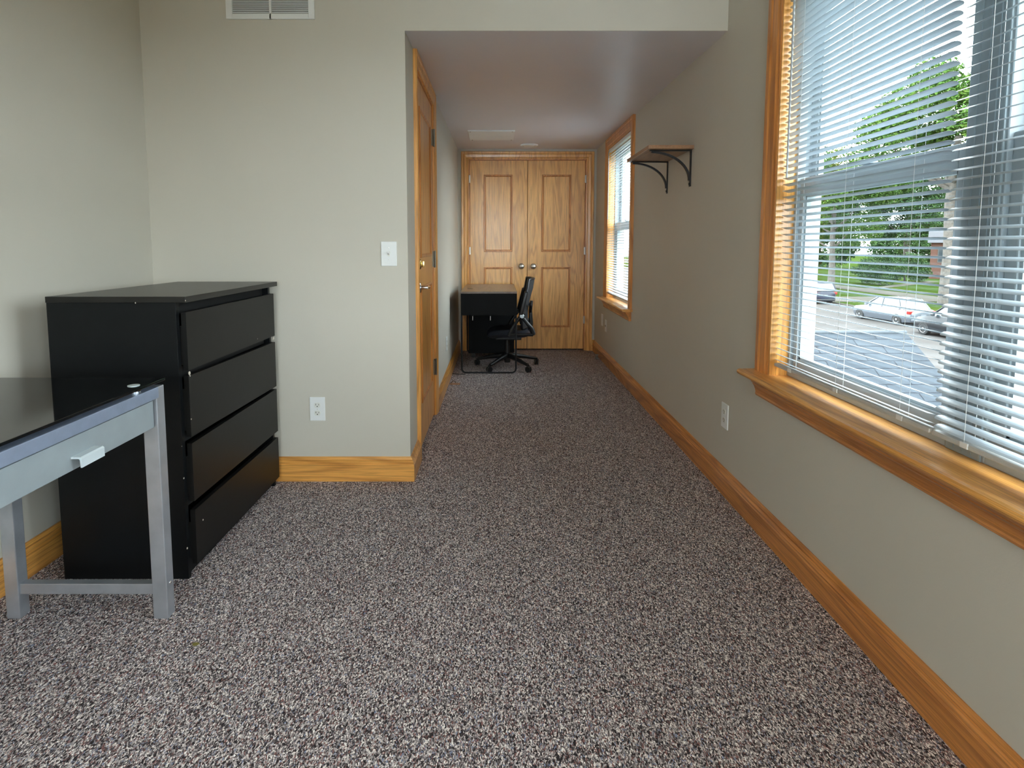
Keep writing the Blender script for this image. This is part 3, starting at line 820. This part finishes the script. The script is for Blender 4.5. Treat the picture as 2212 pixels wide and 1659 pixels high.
for k, (u, v) in enumerate(((y0d + 0.002, 0.012), (0.018, y1d - 0.002))):
    f = B().box(hx - 0.015, hx, u, v, 0.570, 0.776, 0.001, 1).obj('drawer_front', 'deskblack', d)
# (drawer fronts face the chair)
def sled(y):
    r = 0.04; xa, xb, zt = -hx + 0.008, hx - 0.008, 0.568
    p = [(xa, y, zt)]
    for k in range(7):
        a = PI + PI / 2 * k / 6; p.append((xa + r + r * math.cos(a), y, 0.008 + r + r * math.sin(a)))
    for k in range(7):
        a = 1.5 * PI + PI / 2 * k / 6; p.append((xb - r + r * math.cos(a), y, 0.008 + r + r * math.sin(a)))
    p.append((xb, y, zt))
    return B().tube(p, 0.008, 8).obj('leg_frame', 'iron', d, True)
sled(y0d + 0.012); sled(y1d - 0.03)
for xx in (-0.155, 0.015):
    B().box(xx - 0.0035, xx + 0.0035, y0d - 0.001, y0d + 0.004, 0.520, 0.560, 0.001, 1).obj('metal_tab', 'chrome', d)
    B().box(xx - 0.006, xx + 0.006, y0d, y0d + 0.02, 0.556, 0.570).obj('tab_bracket', 'iron', d)
B().lathe([(0.030, 0), (0.030, 0.002), (0.024, 0.003), (0, 0.0015)], (-0.195, -0.15, 0.797), (0, 0, 1), 28).obj('cable_grommet', 'plasticblack', d)

pc = thing('file_pedestal', 'black rolling file cabinet with a lock under the black desk', 'file cabinet', (-0.070, 6.44, 0))
B().box(-0.25, 0.235, -0.14, 0.125, 0.055, 0.545, 0.003).obj('body', 'deskblack', pc)
for z0_, z1_ in ((0.065, 0.30), (0.31, 0.535)):
    B().box(0.235, 0.252, -0.135, 0.12, z0_, z1_, 0.002).obj('drawer_front', 'deskblack', pc)
B().lathe([(0.010, 0), (0.010, 0.004), (0.004, 0.007), (0, 0.008)], (0.17, -0.14, 0.20), (0, -1, 0), 16).obj('lock', 'chrome', pc)['label'] = 'small silver lock'
for sx in (-0.2, 0.19):
    for sy in (-0.10, 0.09):
        B().lathe([(0.026, -0.012), (0.026, 0.012)], (sx, sy, 0.028), (0, 1, 0), 16).obj('caster', 'plasticblack', pc)

# ---------------------------------------------------------------- office chair (faces the desk, -x)
ch = thing('office_chair', 'black mesh-back swivel office chair pulled up to the black desk', 'office chair', (0.10, 5.85, 0), 0)
for k in range(5):
    a = math.radians(-124 + 72 * k)
    ca, sa = math.cos(a), math.sin(a)
    b = B(); pts = []; W0 = []
    P_ = lambda r, z: (ca * r, sa * r, z)
    b.tube([P_(0.0, 0.118), P_(0.06, 0.116), P_(0.16, 0.102), P_(0.26, 0.080), P_(0.315, 0.070)], 0.02, 10, radii=[0.030, 0.028, 0.022, 0.017, 0.016])
    b.obj('base_arm', 'plasticblack', ch, True)
    c = B()
    ta = a + 1.1 + k * 0.7
    ax = Vector((math.cos(ta), math.sin(ta), 0))
    o_ = Vector(P_(0.325, 0.030))
    for s in (-1, 1):
        c.lathe([(0.010, 0.004), (0.027, 0.004), (0.0295, 0.008), (0.0295, 0.016), (0.025, 0.021), (0, 0.022)], o_, ax * s, 18)
    c.tube([o_ + Vector((0, 0, 0.01)), o_ + Vector((0, 0, 0.045))], 0.011, 8)
    c.obj('caster', 'plasticblack', ch, True)
B().tube([(0, 0, 0.05), (0, 0, 0.14), (0, 0, 0.14), (0, 0, 0.34)], 0.02, 16, radii=[0.030, 0.034, 0.024, 0.018]).obj('gas_lift', 'plasticblack', ch, True)
B().box(-0.12, 0.14, -0.09, 0.09, 0.29, 0.335, 0.012, 3).obj('tilt_mechanism', 'plasticblack', ch)
# seat cushion, waterfall front towards -x
def cushion(x0, x1, y0, y1, zf, name, mat, par, thick=0.075):
    b = B(); n = 16; m = 14; top = []; bot = []
    for i in range(n + 1):
        r1, r2 = [], []
        for j in range(m + 1):
            u, v = -1 + 2 * i / n, -1 + 2 * j / m
            k = 1 - 0.10 * abs(u) ** 4 * abs(v) ** 2
            x = (x0 + x1) / 2 + (x1 - x0) / 2 * u * (1 - 0.06 * abs(v) ** 3)
            y = (y0 + y1) / 2 + (y1 - y0) / 2 * v * (1 - 0.10 * abs(u) ** 3)
            e = max(0, 1 - abs(u) ** 6) * max(0, 1 - abs(v) ** 6)
            sq = math.sqrt(e) if e > 0 else 0
            dip = -0.02 * (max(0, -u) ** 2)
            r1.append(b.bm.verts.new((x, y, zf + thick * 0.5 * sq + dip + 0.006 * v * v)))
            r2.append(b.bm.verts.new((x, y, zf - thick * 0.5 * sq + dip)) if e > 0 else r1[-1])
        top.append(r1); bot.append(r2)
    for i in range(n):
        for j in range(m):
            b.bm.faces.new((top[i][j], top[i + 1][j], top[i + 1][j + 1], top[i][j + 1]))
            q = []
            for vv in (bot[i][j], bot[i][j + 1], bot[i + 1][j + 1], bot[i + 1][j]):
                if vv not in q: q.append(vv)
            if len(q) >= 3 and not set(q) <= {top[i][j], top[i + 1][j], top[i + 1][j + 1], top[i][j + 1]}:
                try: b.bm.faces.new(q)
                except ValueError: pass
    return b.obj(name, mat, par, True)
cushion(-0.21, 0.225, -0.235, 0.235, 0.366, 'seat', 'seat', ch, 0.085)
# back frame + mesh: a curved sheet with rim, leaning back
def backpt(u, v):
    """u -1..1 across (y), v 0..1 up"""
    z = 0.42 + 0.485 * v
    x = 0.205 + 0.035 * math.sin(PI * min(1, v * 1.25)) * -0.6 + 0.060 * v ** 1.25
    x -= 0.062 * u * u                                # wraps round the sitter (towards -x)
    w = 0.205 * (0.82 + 0.30 * math.sin(PI * (0.15 + 0.7 * v)) - 0.10 * v)
    return Vector((x, u * w, z))
b = B(); n, m = 12, 16
g1 = [[b.bm.verts.new(backpt(-1 + 2 * i / n, j / m)) for j in range(m + 1)] for i in range(n + 1)]
g2 = [[b.bm.verts.new(backpt(-1 + 2 * i / n, j / m) + Vector((0.008, 0, 0))) for j in range(m + 1)] for i in range(n + 1)]
for i in range(n):
    for j in range(m):
        b.bm.faces.new((g1[i][j], g1[i + 1][j], g1[i + 1][j + 1], g1[i][j + 1]))
        b.bm.faces.new((g2[i][j], g2[i][j + 1], g2[i + 1][j + 1], g2[i + 1][j]))
for j in range(m):
    for i in (0, n): b.bm.faces.new((g1[i][j], g1[i][j + 1], g2[i][j + 1], g2[i][j]))
for i in range(n):
    for j in (0, m): b.bm.faces.new((g1[i][j], g2[i][j], g2[i + 1][j], g1[i + 1][j]))
b.obj('backrest', 'mesh', ch, True)
rim = [backpt(-1, v / 12) for v in range(13)] + [backpt(-1 + u / 5, 1) for u in range(1, 11)] + [backpt(1, 1 - v / 12) for v in range(1, 13)] + [backpt(1 - u / 5, 0) for u in range(1, 11)]
b = B(); b.tube(rim, 0.013, 10); b.obj('back_frame', 'plasticblack', ch, True)
sp = B(); sp.tube([(0.06, 0, 0.332), (0.16, 0, 0.330), (0.228, 0, 0.365), (0.238, 0, 0.45), (0.232, 0, 0.58), (0.245, 0, 0.68)], 0.02, 12, radii=[0.024, 0.026, 0.026, 0.022, 0.018, 0.014])
for s in (-1, 1): sp.tube([(0.234, 0, 0.56), (0.234, s * 0.09, 0.62), (0.215, s * 0.17, 0.66)], 0.012, 8)
sp.obj('back_spine', 'plasticblack', ch, True)
for s in (-1, 1):
    yy = s * 0.262
    arm = B()
    arm.tube([(0.0, s * 0.15, 0.365), (0.02, yy, 0.372), (0.035, yy, 0.42), (0.085, yy, 0.50), (0.118, yy, 0.545)], 0.014, 10, radii=[0.016, 0.020, 0.020, 0.016, 0.018])
    arm.tube([(0.235, s * 0.17, 0.365), (0.245, yy, 0.385), (0.232, yy, 0.43), (0.170, yy, 0.505), (0.135, yy, 0.55)], 0.016, 10, radii=[0.016, 0.024, 0.022, 0.018, 0.020])
    arm.tube([(0.02, yy, 0.372), (0.245, yy, 0.372)], 0.016, 8)
    a_ = arm.obj('armrest', 'plasticblack', ch, True)
    pd = B(); pd.tube([(0.105, yy, 0.556), (0.165, yy, 0.556)], 0.02, 12, radii=[0.022, 0.020])
    pd.box(-0.020, 0.020, -0.028, 0.028, 0.0, 0.235, 0.012, 3, Matrix.Translation((0.124, yy, 0.565)) @ Matrix.Rotation(math.radians(14), 4, 'Y'))
    pd.obj('arm_pad', 'plasticblack', a_, True)
    B().lathe([(0.022, 0), (0.022, 0.004), (0.018, 0.008), (0, 0.009)], (0.135, yy + s * 0.018, 0.556), (0, s, 0), 20).obj('pivot_disc', 'handle', a_, True)

# small things on the carpet
o = B().tube([(-0.44, 5.52, 0.004), (-0.40, 5.50, 0.004), (-0.36, 5.49, 0.004), (-0.31, 5.49, 0.004)], 0.0035, 6).obj('power_cord', 'plasticblack')
tag(o, 'thin black cord on the carpet running from desk leg to wall', 'cord')
ds = thing('door_wedge', 'small brown wooden piece with metal clip on carpet by the left baseboard', 'door wedge', (-0.385, 5.10, 0))
B().box(-0.045, 0.048, -0.018, 0.018, 0.0, 0.010, 0.002).obj('wedge', 'shelfwood', ds)
B().tube([(-0.03, 0, 0.010), (-0.02, 0.0, 0.028), (0.0, 0, 0.030), (0.012, 0, 0.012)], 0.004, 8).obj('clip', 'bronze', ds)
ds = thing('door_stop', 'small grey rubber-tipped door stop on the carpet by the right baseboard', 'door stop', (1.085, 6.26, 0))
B().lathe([(0.022, 0), (0.022, 0.012), (0.014, 0.018), (0.012, 0.040), (0.018, 0.044), (0.018, 0.052), (0, 0.054)], (0, 0, 0), (0, 0, 1), 20).obj('body', 'rubber', ds, True)
B().lathe([(0.019, 0.0445), (0.019, 0.0515)], (0, 0, 0), (0, 0, 1), 20).obj('collar', 'nickel', ds, True)
b = B(); rnd = random.Random(3)
ring = [b.bm.verts.new((0.013 * math.cos(a) * rnd.uniform(.6, 1.2), 0.008 * math.sin(a) * rnd.uniform(.6, 1.2), 0.003 + rnd.uniform(0, 0.004))) for a in [2 * PI * k / 9 for k in range(9)]]
b.bm.faces.new(ring)
r2 = [b.bm.verts.new(v.co - Vector((0, 0, 0.0012))) for v in ring]; b.bm.faces.new(r2[::-1])
for k in range(9): b.bm.faces.new((ring[k], ring[(k + 1) % 9], r2[(k + 1) % 9], r2[k]))
o = b.obj('leaf_scrap', 'leaf_dry', None, False, (-0.937, 1.700, 0.0))
tag(o, 'tiny olive-green leaf scrap on the carpet in the left foreground', 'leaf')

# ---------------------------------------------------------------- outdoors, one storey down
GZ = -3.4
struct(B().box(1.6, 260, -160, 260, GZ - 0.2, GZ).obj('ground', 'grass'))
struct(B().box(13.0, 26.8, -120, 200, GZ, GZ + 0.03).obj('road', 'road'))
struct(B().box(26.8, 27.0, -120, 200, GZ, GZ + 0.12).obj('kerb', 'concrete'))
struct(B().box(36.6, 39.6, -120, 200, GZ, GZ + 0.05).obj('sidewalk', 'concrete'))
struct(B().box(9.5, 13.0, -120, 200, GZ, GZ + 0.06).obj('sidewalk', 'concrete'))
struct(B().box(27.0, 36.6, 47.5, 52.0, GZ, GZ + 0.05).obj('driveway', 'concrete'))
b = B(); b.prism([(39.6, 61), (39.6, 62.2), (56, 75.2), (56, 73.5)], 'z', GZ, GZ + 0.05)
struct(b.obj('garden_path', 'concrete'))

# neighbouring roof below the windows: ridge along x, slope facing the camera
rf = thing('porch_roof', 'grey shingled roof just below the near window', 'roof', (3.6, 8.45, 0))
xe, yr, zr, sl = 6.0, 8.45, -0.035, 0.64
bm_ = bmesh.new()
def rp(x, y, up=0.0): return (x - 3.6, y - 8.45, zr - sl * abs(yr - y) + up)
v = [bm_.verts.new(rp(*p)) for p in ((1.35, 3.2), (xe, 3.2), (xe, yr), (1.35, yr), (xe, 13.7), (1.35, 13.7))]
low = [bm_.verts.new((q.co.x, q.co.y, q.co.z - 0.10)) for q in v]
uvl = bm_.loops.layers.uv.new('UVMap')
fs = [bm_.faces.new((v[0], v[1], v[2], v[3])), bm_.faces.new((v[3], v[2], v[4], v[5])), bm_.faces.new((low[3], low[2], low[1], low[0])), bm_.faces.new((low[5], low[4], low[2], low[3])),
      bm_.faces.new((v[0], low[0], low[1], v[1])), bm_.faces.new((v[1], low[1], low[2], v[2])), bm_.faces.new((v[2], low[2], low[4], v[4])),
      bm_.faces.new((v[4], low[4], low[5], v[5])), bm_.faces.new((v[5], low[5], low[3], v[3])), bm_.faces.new((v[3], low[3], low[0], v[0]))]
L_ = math.sqrt(1 + sl * sl)
for f in bm_.faces:
    for lp in f.loops: lp[uvl].uv = (lp.vert.co.x, lp.vert.co.y * L_)
me = bpy.data.meshes.new('shingles'); bm_.to_mesh(me); bm_.free(); me.materials.append(M['shingle'])
o = bpy.data.objects.new('shingles', me); COL.objects.link(o); o.parent = rf
B().prism([(yr - 8.45 - 5.0, -3.41), (yr - 8.45 - 5.0, -3.32), (0, -0.12), (5.0, -3.32), (5.0, -3.41)], 'x', 1.40 - 3.6, xe - 3.6 - 0.3).obj('gable_wall', 'siding', rf)
b = B(); b.tube([(1.36 - 3.6, 0, -0.035), (xe - 3.6, 0, -0.035)], 0.03, 8); b.obj('ridge_cap', 'ridge', rf)

# cars -------------------------------------------------------------------
def car(label, paint, loc, rz, L=4.4, Wd=1.78, Hh=1.46, style='sedan'):
    """Front towards +x in its own frame."""
    t = thing('car', label, 'car', loc, rz)
    hl, hw = L / 2, Wd / 2
    if style == 'sedan':
        roof = [(-0.40 * L, 0.62), (-0.30 * L, 0.97), (-0.12 * L, 1.0), (0.06 * L, 0.98), (0.22 * L, 0.66)]
        roof = [(x, z * Hh) for x, z in roof]
        belt = 0.62 * Hh
    else:
        roof = [(-0.485 * L, 0.60), (-0.44 * L, 0.93), (-0.30 * L, 1.0), (0.08 * L, 0.98), (0.23 * L, 0.64)]
        roof = [(x, z * Hh) for x, z in roof]
        belt = 0.60 * Hh
    # body lower: loft of cross-sections along x
    secs = [(-hl, 0.72, 0.42, 0.86), (-hl * 0.97, 0.88, 0.24, belt * 0.94), (-hl * 0.80, 1.0, 0.20, belt), (-hl * 0.3, 1.0, 0.20, belt), (hl * 0.3, 1.0, 0.20, belt * 1.0), (hl * 0.55, 1.0, 0.20, belt * 0.96), (hl * 0.86, 0.95, 0.22, belt * 0.84), (hl * 0.97, 0.82, 0.28, belt * 0.70), (hl, 0.66, 0.36, belt * 0.60)]
    secs[0] = (-hl, 0.78, 0.36, belt * 0.86)
    b = B(); rings = []
    for x, w, z0, z1 in secs:
        y = hw * w
        pts = [(-y * 0.92, z0), (-y, z0 + (z1 - z0) * 0.35), (-y, z0 + (z1 - z0) * 0.75), (-y * 0.90, z1), (0, z1 + 0.02), (y * 0.90, z1), (y, z0 + (z1 - z0) * 0.75), (y, z0 + (z1 - z0) * 0.35), (y * 0.92, z0)]
        rings.append([b.bm.verts.new((x, q, z)) for q, z in pts])
    for q, w in zip(rings, rings[1:]):
        for k in range(9): b.bm.faces.new((q[k], q[(k + 1) % 9], w[(k + 1) % 9], w[k]))
    b.bm.faces.new(rings[0][::-1]); b.bm.faces.new(rings[-1])
    b.obj('body', paint, t, True)
    # cabin: glass greenhouse with painted roof
    b = B(); rr = []
    for x, z in roof:
        yb_, yt = hw * 0.90, hw * 0.70
        k = (z - belt) / (Hh - belt + 1e-6)
        y = yb_ + (yt - yb_) * max(0, k)
        rr.append([b.bm.verts.new((x, -y, z)), b.bm.verts.new((x, y, z)), b.bm.verts.new((x, yb_, belt - 0.02)), b.bm.verts.new((x, -yb_, belt - 0.02))])
    for q, w in zip(rr, rr[1:]):
        for k in range(4): b.bm.faces.new((q[k], q[(k + 1) % 4], w[(k + 1) % 4], w[k]))
    b.bm.faces.new(rr[0][::-1]); b.bm.faces.new(rr[-1])
    b.obj('windows', 'carglass', t)
    b = B()
    (xa, za), (xb, zb), (xd, zd) = roof[1], roof[2], roof[3]
    top = []
    for x, z in roof[1:4]: top.append([b.bm.verts.new((x, s * hw * 0.72, z + dz)) for s, dz in ((-1, -0.03), (-0.9, 0.012), (0, 0.03), (0.9, 0.012), (1, -0.03))])
    for q, w in zip(top, top[1:]):
        for k in range(4): b.bm.faces.new((q[k], q[k + 1], w[k + 1], w[k]))
    for s in (-1, 1):
        for (xq, zq), (xw, zw) in ((roof[0], roof[1]), (roof[3], roof[4])):
            b.tube([(xq, s * hw * (0.90 if zq < 0.8 * Hh else 0.72), zq), (xw, s * hw * (0.90 if zw < 0.8 * Hh else 0.72), zw)], 0.035, 6)
        xm = (xb + xd) / 2
        b.tube([(xm, s * hw * 0.72, Hh - 0.02), (xm - 0.03, s * hw * 0.905, belt)], 0.035, 6)
        b.tube([(xa + 0.12, s * hw * 0.74, za - 0.03), (xa - 0.15, s * hw * 0.905, belt)], 0.06 if style == 'sedan' else 0.09, 6)
    b.obj('roof', paint, t, True)
    for sx in (-0.31 * L, 0.32 * L):
        for s in (-1, 1):
            w = B().lathe([(0.20, 0.0), (0.325, 0.0), (0.325, 0.20), (0.30, 0.215), (0.21, 0.215)], (sx, s * (hw - 0.205), 0.325), (0, s, 0), 24).obj('wheel', 'tyre', t)
            h = B(); h.lathe([(0.208, 0.19), (0.205, 0.222), (0.17, 0.205), (0.06, 0.215), (0, 0.22)], (sx, s * (hw - 0.205), 0.325), (0, s, 0), 20)
            h.obj('hub', 'wheel', w, True)
    for s in (-1, 1):
        B().box(-hl * 0.985 - 0.01, -hl * 0.90, s * hw * 0.80 - 0.17, s * hw * 0.80 + 0.13, belt * 0.74, belt * 0.93, 0.02).obj('tail_lamp', 'tail', t)
        B().box(hl * 0.88, hl * 0.955, s * hw * 0.70 - 0.16, s * hw * 0.70 + 0.16, belt * 0.62, belt * 0.76, 0.02).obj('headlamp', 'carglass', t)
        B().box(0.20 * L - 0.10, 0.20 * L + 0.03, s * (hw + 0.06) - 0.08, s * (hw + 0.06) + 0.06, belt, belt + 0.12, 0.02).obj('wing_mirror', paint, t)
    B().box(-hl - 0.012, -hl + 0.03, -0.17, 0.17, belt * 0.60, belt * 0.60 + 0.12, 0.004).obj('number_plate', 'plate', t)
    B().box(-hl - 0.03, -hl + 0.12, -hw * 0.80, hw * 0.80, 0.30, 0.42, 0.02).obj('bumper', 'plasticblack' if style == 'suv' else paint, t)
    return t
car('silver car parked on the street, seen from its rear left side', 'carsilver', (23.9, 35.0, GZ + 0.03), math.radians(97), 4.6, 1.85, 1.52)
car('dark navy car at the far kerb with red rear lamps', 'carnavy', (25.6, 47.6, GZ + 0.03), math.radians(92), 4.7, 1.95, 1.75, 'suv')
car('charcoal car parked nearest behind the silver one, half hidden by window post', 'carblack', (23.1, 28.3, GZ + 0.03), math.radians(95), 4.8, 1.95, 1.75, 'suv')

# trees ------------------------------------------------------------------
def foliage_mesh(name, rx, ry, rz, n, size, seed, mat, drop=0.55):
    """Leaf sprays (small folded quads) in clumps through an ellipsoidal crown."""
    rnd = random.Random(seed)
    me = bpy.data.meshes.new(name); vv = []; ff = []
    clumps = []
    for k in range(46):
        th, ph = rnd.uniform(0, 2 * PI), math.acos(rnd.uniform(-0.75, 1))
        r = rnd.uniform(0.55, 0.95)
        clumps.append((Vector((rx * r * math.sin(ph) * math.cos(th), ry * r * math.sin(ph) * math.sin(th), rz * r * math.cos(ph))), rnd.uniform(0.18, 0.36)))
    R = (rx + ry + rz) / 3
    for i in range(n):
        c, cr = clumps[rnd.randrange(len(clumps))]
        dv = Vector((rnd.gauss(0, 1), rnd.gauss(0, 1), rnd.gauss(0, 0.8))).normalized() * (rnd.uniform(0.35, 1.0) ** 0.5) * cr * R
        p = c + dv
        a = Vector((rnd.uniform(-1, 1), rnd.uniform(-1, 1), rnd.uniform(-0.6, 0.6))).normalized()
        bb = a.cross(Vector((rnd.uniform(-1, 1), rnd.uniform(-1, 1), rnd.uniform(-1, 1)))).normalized()
        s = size * rnd.uniform(0.5, 1.3)
        nrm = a.cross(bb) * s * 0.25
        k = len(vv)
        vv += [p - a * s, p + bb * s * 0.5 + nrm, p + a * s, p - bb * s * 0.5 + nrm]
        ff.append((k, k + 1, k + 2, k + 3))
    me.from_pydata([tuple(q) for q in vv], [], ff); me.update(); me.materials.append(M[mat])
    return me
FOL = [foliage_mesh('foliage', 6.5, 6.5, 6.0, 56000, 0.15, 1, 'fol1'), foliage_mesh('foliage', 6.0, 6.0, 6.5, 46000, 0.16, 2, 'fol2'),
       foliage_mesh('foliage', 2.8, 2.8, 1.7, 13000, 0.11, 3, 'fol2')]
def trunk_mesh(h, r, seed, fork=True):
    rnd = random.Random(seed); b = B()
    b.tube([(0, 0, 0), (0.05, 0, h * 0.3), (-0.1, 0.1, h * 0.6), (0.1, 0, h)], r, 12, radii=[r * 1.3, r, r * 0.85, r * 0.55])
    if fork:
        for k in range(7):
            a = rnd.uniform(0, 2 * PI); z = h * rnd.uniform(0.45, 0.9); l = rnd.uniform(2.0, 4.6)
            e = Vector((math.cos(a) * l, math.sin(a) * l, z + l * 0.75))
            b.tube([(0, 0, z), Vector((0, 0, z)).lerp(e, 0.5) + Vector((0, 0, -0.3)), e], r * 0.3, 7, radii=[r * 0.45, r * 0.28, r * 0.08])
    return b
def tree(label, loc, fm, zc, sc, th, tr, seed, group='trees across the street', name='leafy_tree', rz=0.0, cat='tree'):
    t = thing(name, label, cat, (loc[0], loc[1], GZ), rz, group)
    trunk_mesh(th, tr, seed, fm != 2).obj('trunk', 'bark', t, True)
    f = bpy.data.objects.new('foliage', FOL[fm]); COL.objects.link(f); f.parent = t
    f.location = (0, 0, zc); f.scale = sc
    return t
tree('big green street tree with grey trunk beside the window post', (35.3, 45.5), 0, 13.5, (1.05, 1.05, 0.95), 13.0, 0.42, 11)
tree('light green tree at the sidewalk left of the big trunked tree', (36.0, 62.5), 0, 9.6, (0.95, 0.95, 0.9), 9.0, 0.30, 12, rz=1.1)
tree('tall dark green tree standing far back on the left', (49.0, 92.0), 1, 10.5, (1.2, 1.2, 1.2), 10.0, 0.4, 13, rz=2.0)
tree('dark green tree far back behind the sidewalk path', (69.5, 99.0), 1, 11.5, (1.3, 1.3, 1.35), 11.0, 0.4, 14, rz=0.4)
tree('leafy tree right of the big trunked tree', (57.0, 47.0), 0, 11.0, (1.3, 1.3, 1.2), 10.0, 0.4, 16, rz=0.9)
tree('dark tree far back right of the brick house', (78.0, 66.0), 1, 12.0, (1.3, 1.3, 1.3), 10.0, 0.4, 17, rz=3.3)
tree('low green tree at the left edge of the window view', (39.5, 78.5), 0, 7.4, (0.72, 0.72, 0.75), 7.0, 0.28, 18, rz=4.0)
for i, (x, y, lb) in enumerate([(45.5, 69.0, 'dark clipped hedge bush leftmost in the row on the lawn'), (52.0, 74.0, 'dark hedge bush second from left in the row on the lawn'),
                                (55.5, 66.5, 'dark hedge bush second from right in the row on the lawn'), (59.5, 58.0 + 1.5, 'dark hedge bush rightmost in the row on the lawn')]):
    tree(lb, (x, y), 2, 1.7, (0.98, 0.98, 1.0), 1.2, 0.12, 30 + i, 'hedge bushes on the far lawn', 'hedge_bush', i * 1.3, 'bush')
for i, (x, y, z, sc, lb) in enumerate([(66, 119, 4.5, 2.6, 'large background shrub far away, left one behind the lawn'), (88, 124, 5.0, 2.7, 'large background shrub far away, middle one behind the houses'),
                                       (106, 104, 5.0, 3.0, 'large background shrub far away, right one behind the houses')]):
    tree(lb, (x, y), 2, z, (sc, sc, sc * 1.15), 4.0, 0.2, 50 + i, 'background shrubs', 'background_shrub', i * 1.7, 'bush')

# brick houses beyond the street
def house(label, loc, rz, w, dp, h):
    t = thing('brick_house', label, 'house', loc, rz)
    B().box(-w / 2, w / 2, -dp / 2, dp / 2, 0, h).obj('wall', 'brick', t)
    B().prism([(-dp / 2 - 0.5, h), (0, h + 2.2), (dp / 2 + 0.5, h)], 'x', -w / 2 - 0.4, w / 2 + 0.4).obj('roof', 'roofdark', t)
    for k in range(3):
        x = -w / 2 + w * (k + 0.5) / 3
        f = B().box(x - 0.7, x + 0.7, -dp / 2 - 0.06, -dp / 2, h * 0.45, h * 0.85).obj('window', 'siding', t)
        B().box(x - 0.6, x + 0.6, -dp / 2 - 0.08, -dp / 2 - 0.05, h * 0.48, h * 0.82).obj('pane', 'carglass', f)
    return t
house('orange brick house glimpsed between trees beyond the lawn', (66, 81, GZ), math.radians(-38), 9, 7, 5.0)
house('brick house at the right edge of the photo behind the window post', (47, 39, GZ), math.radians(-75), 12, 8, 3.6)
# garden stones seen low at the right photo edge
rnd = random.Random(5)
stn = None
LB = ['pale garden stone at the right photo edge, nearest one', 'pale garden stone at the right photo edge, middle one', 'pale garden stone at the right photo edge, farthest one']
for k, (x, y) in enumerate(((27.9, 29.2), (28.9, 30.6), (30.0, 32.0))):
    b = B(); bmesh.ops.create_icosphere(b.bm, subdivisions=3, radius=0.55)
    for v in b.bm.verts:
        nn = noise.noise(v.co * 2.2 + Vector((k * 9, 0, 0)))
        v.co = Vector((v.co.x * 1.2, v.co.y, v.co.z * 0.62)) * (1 + 0.22 * nn)
    o = b.obj('garden_stone', 'stone', None, True, (x, y, GZ + 0.22))
    tag(o, LB[k], 'stone', 'garden stones')
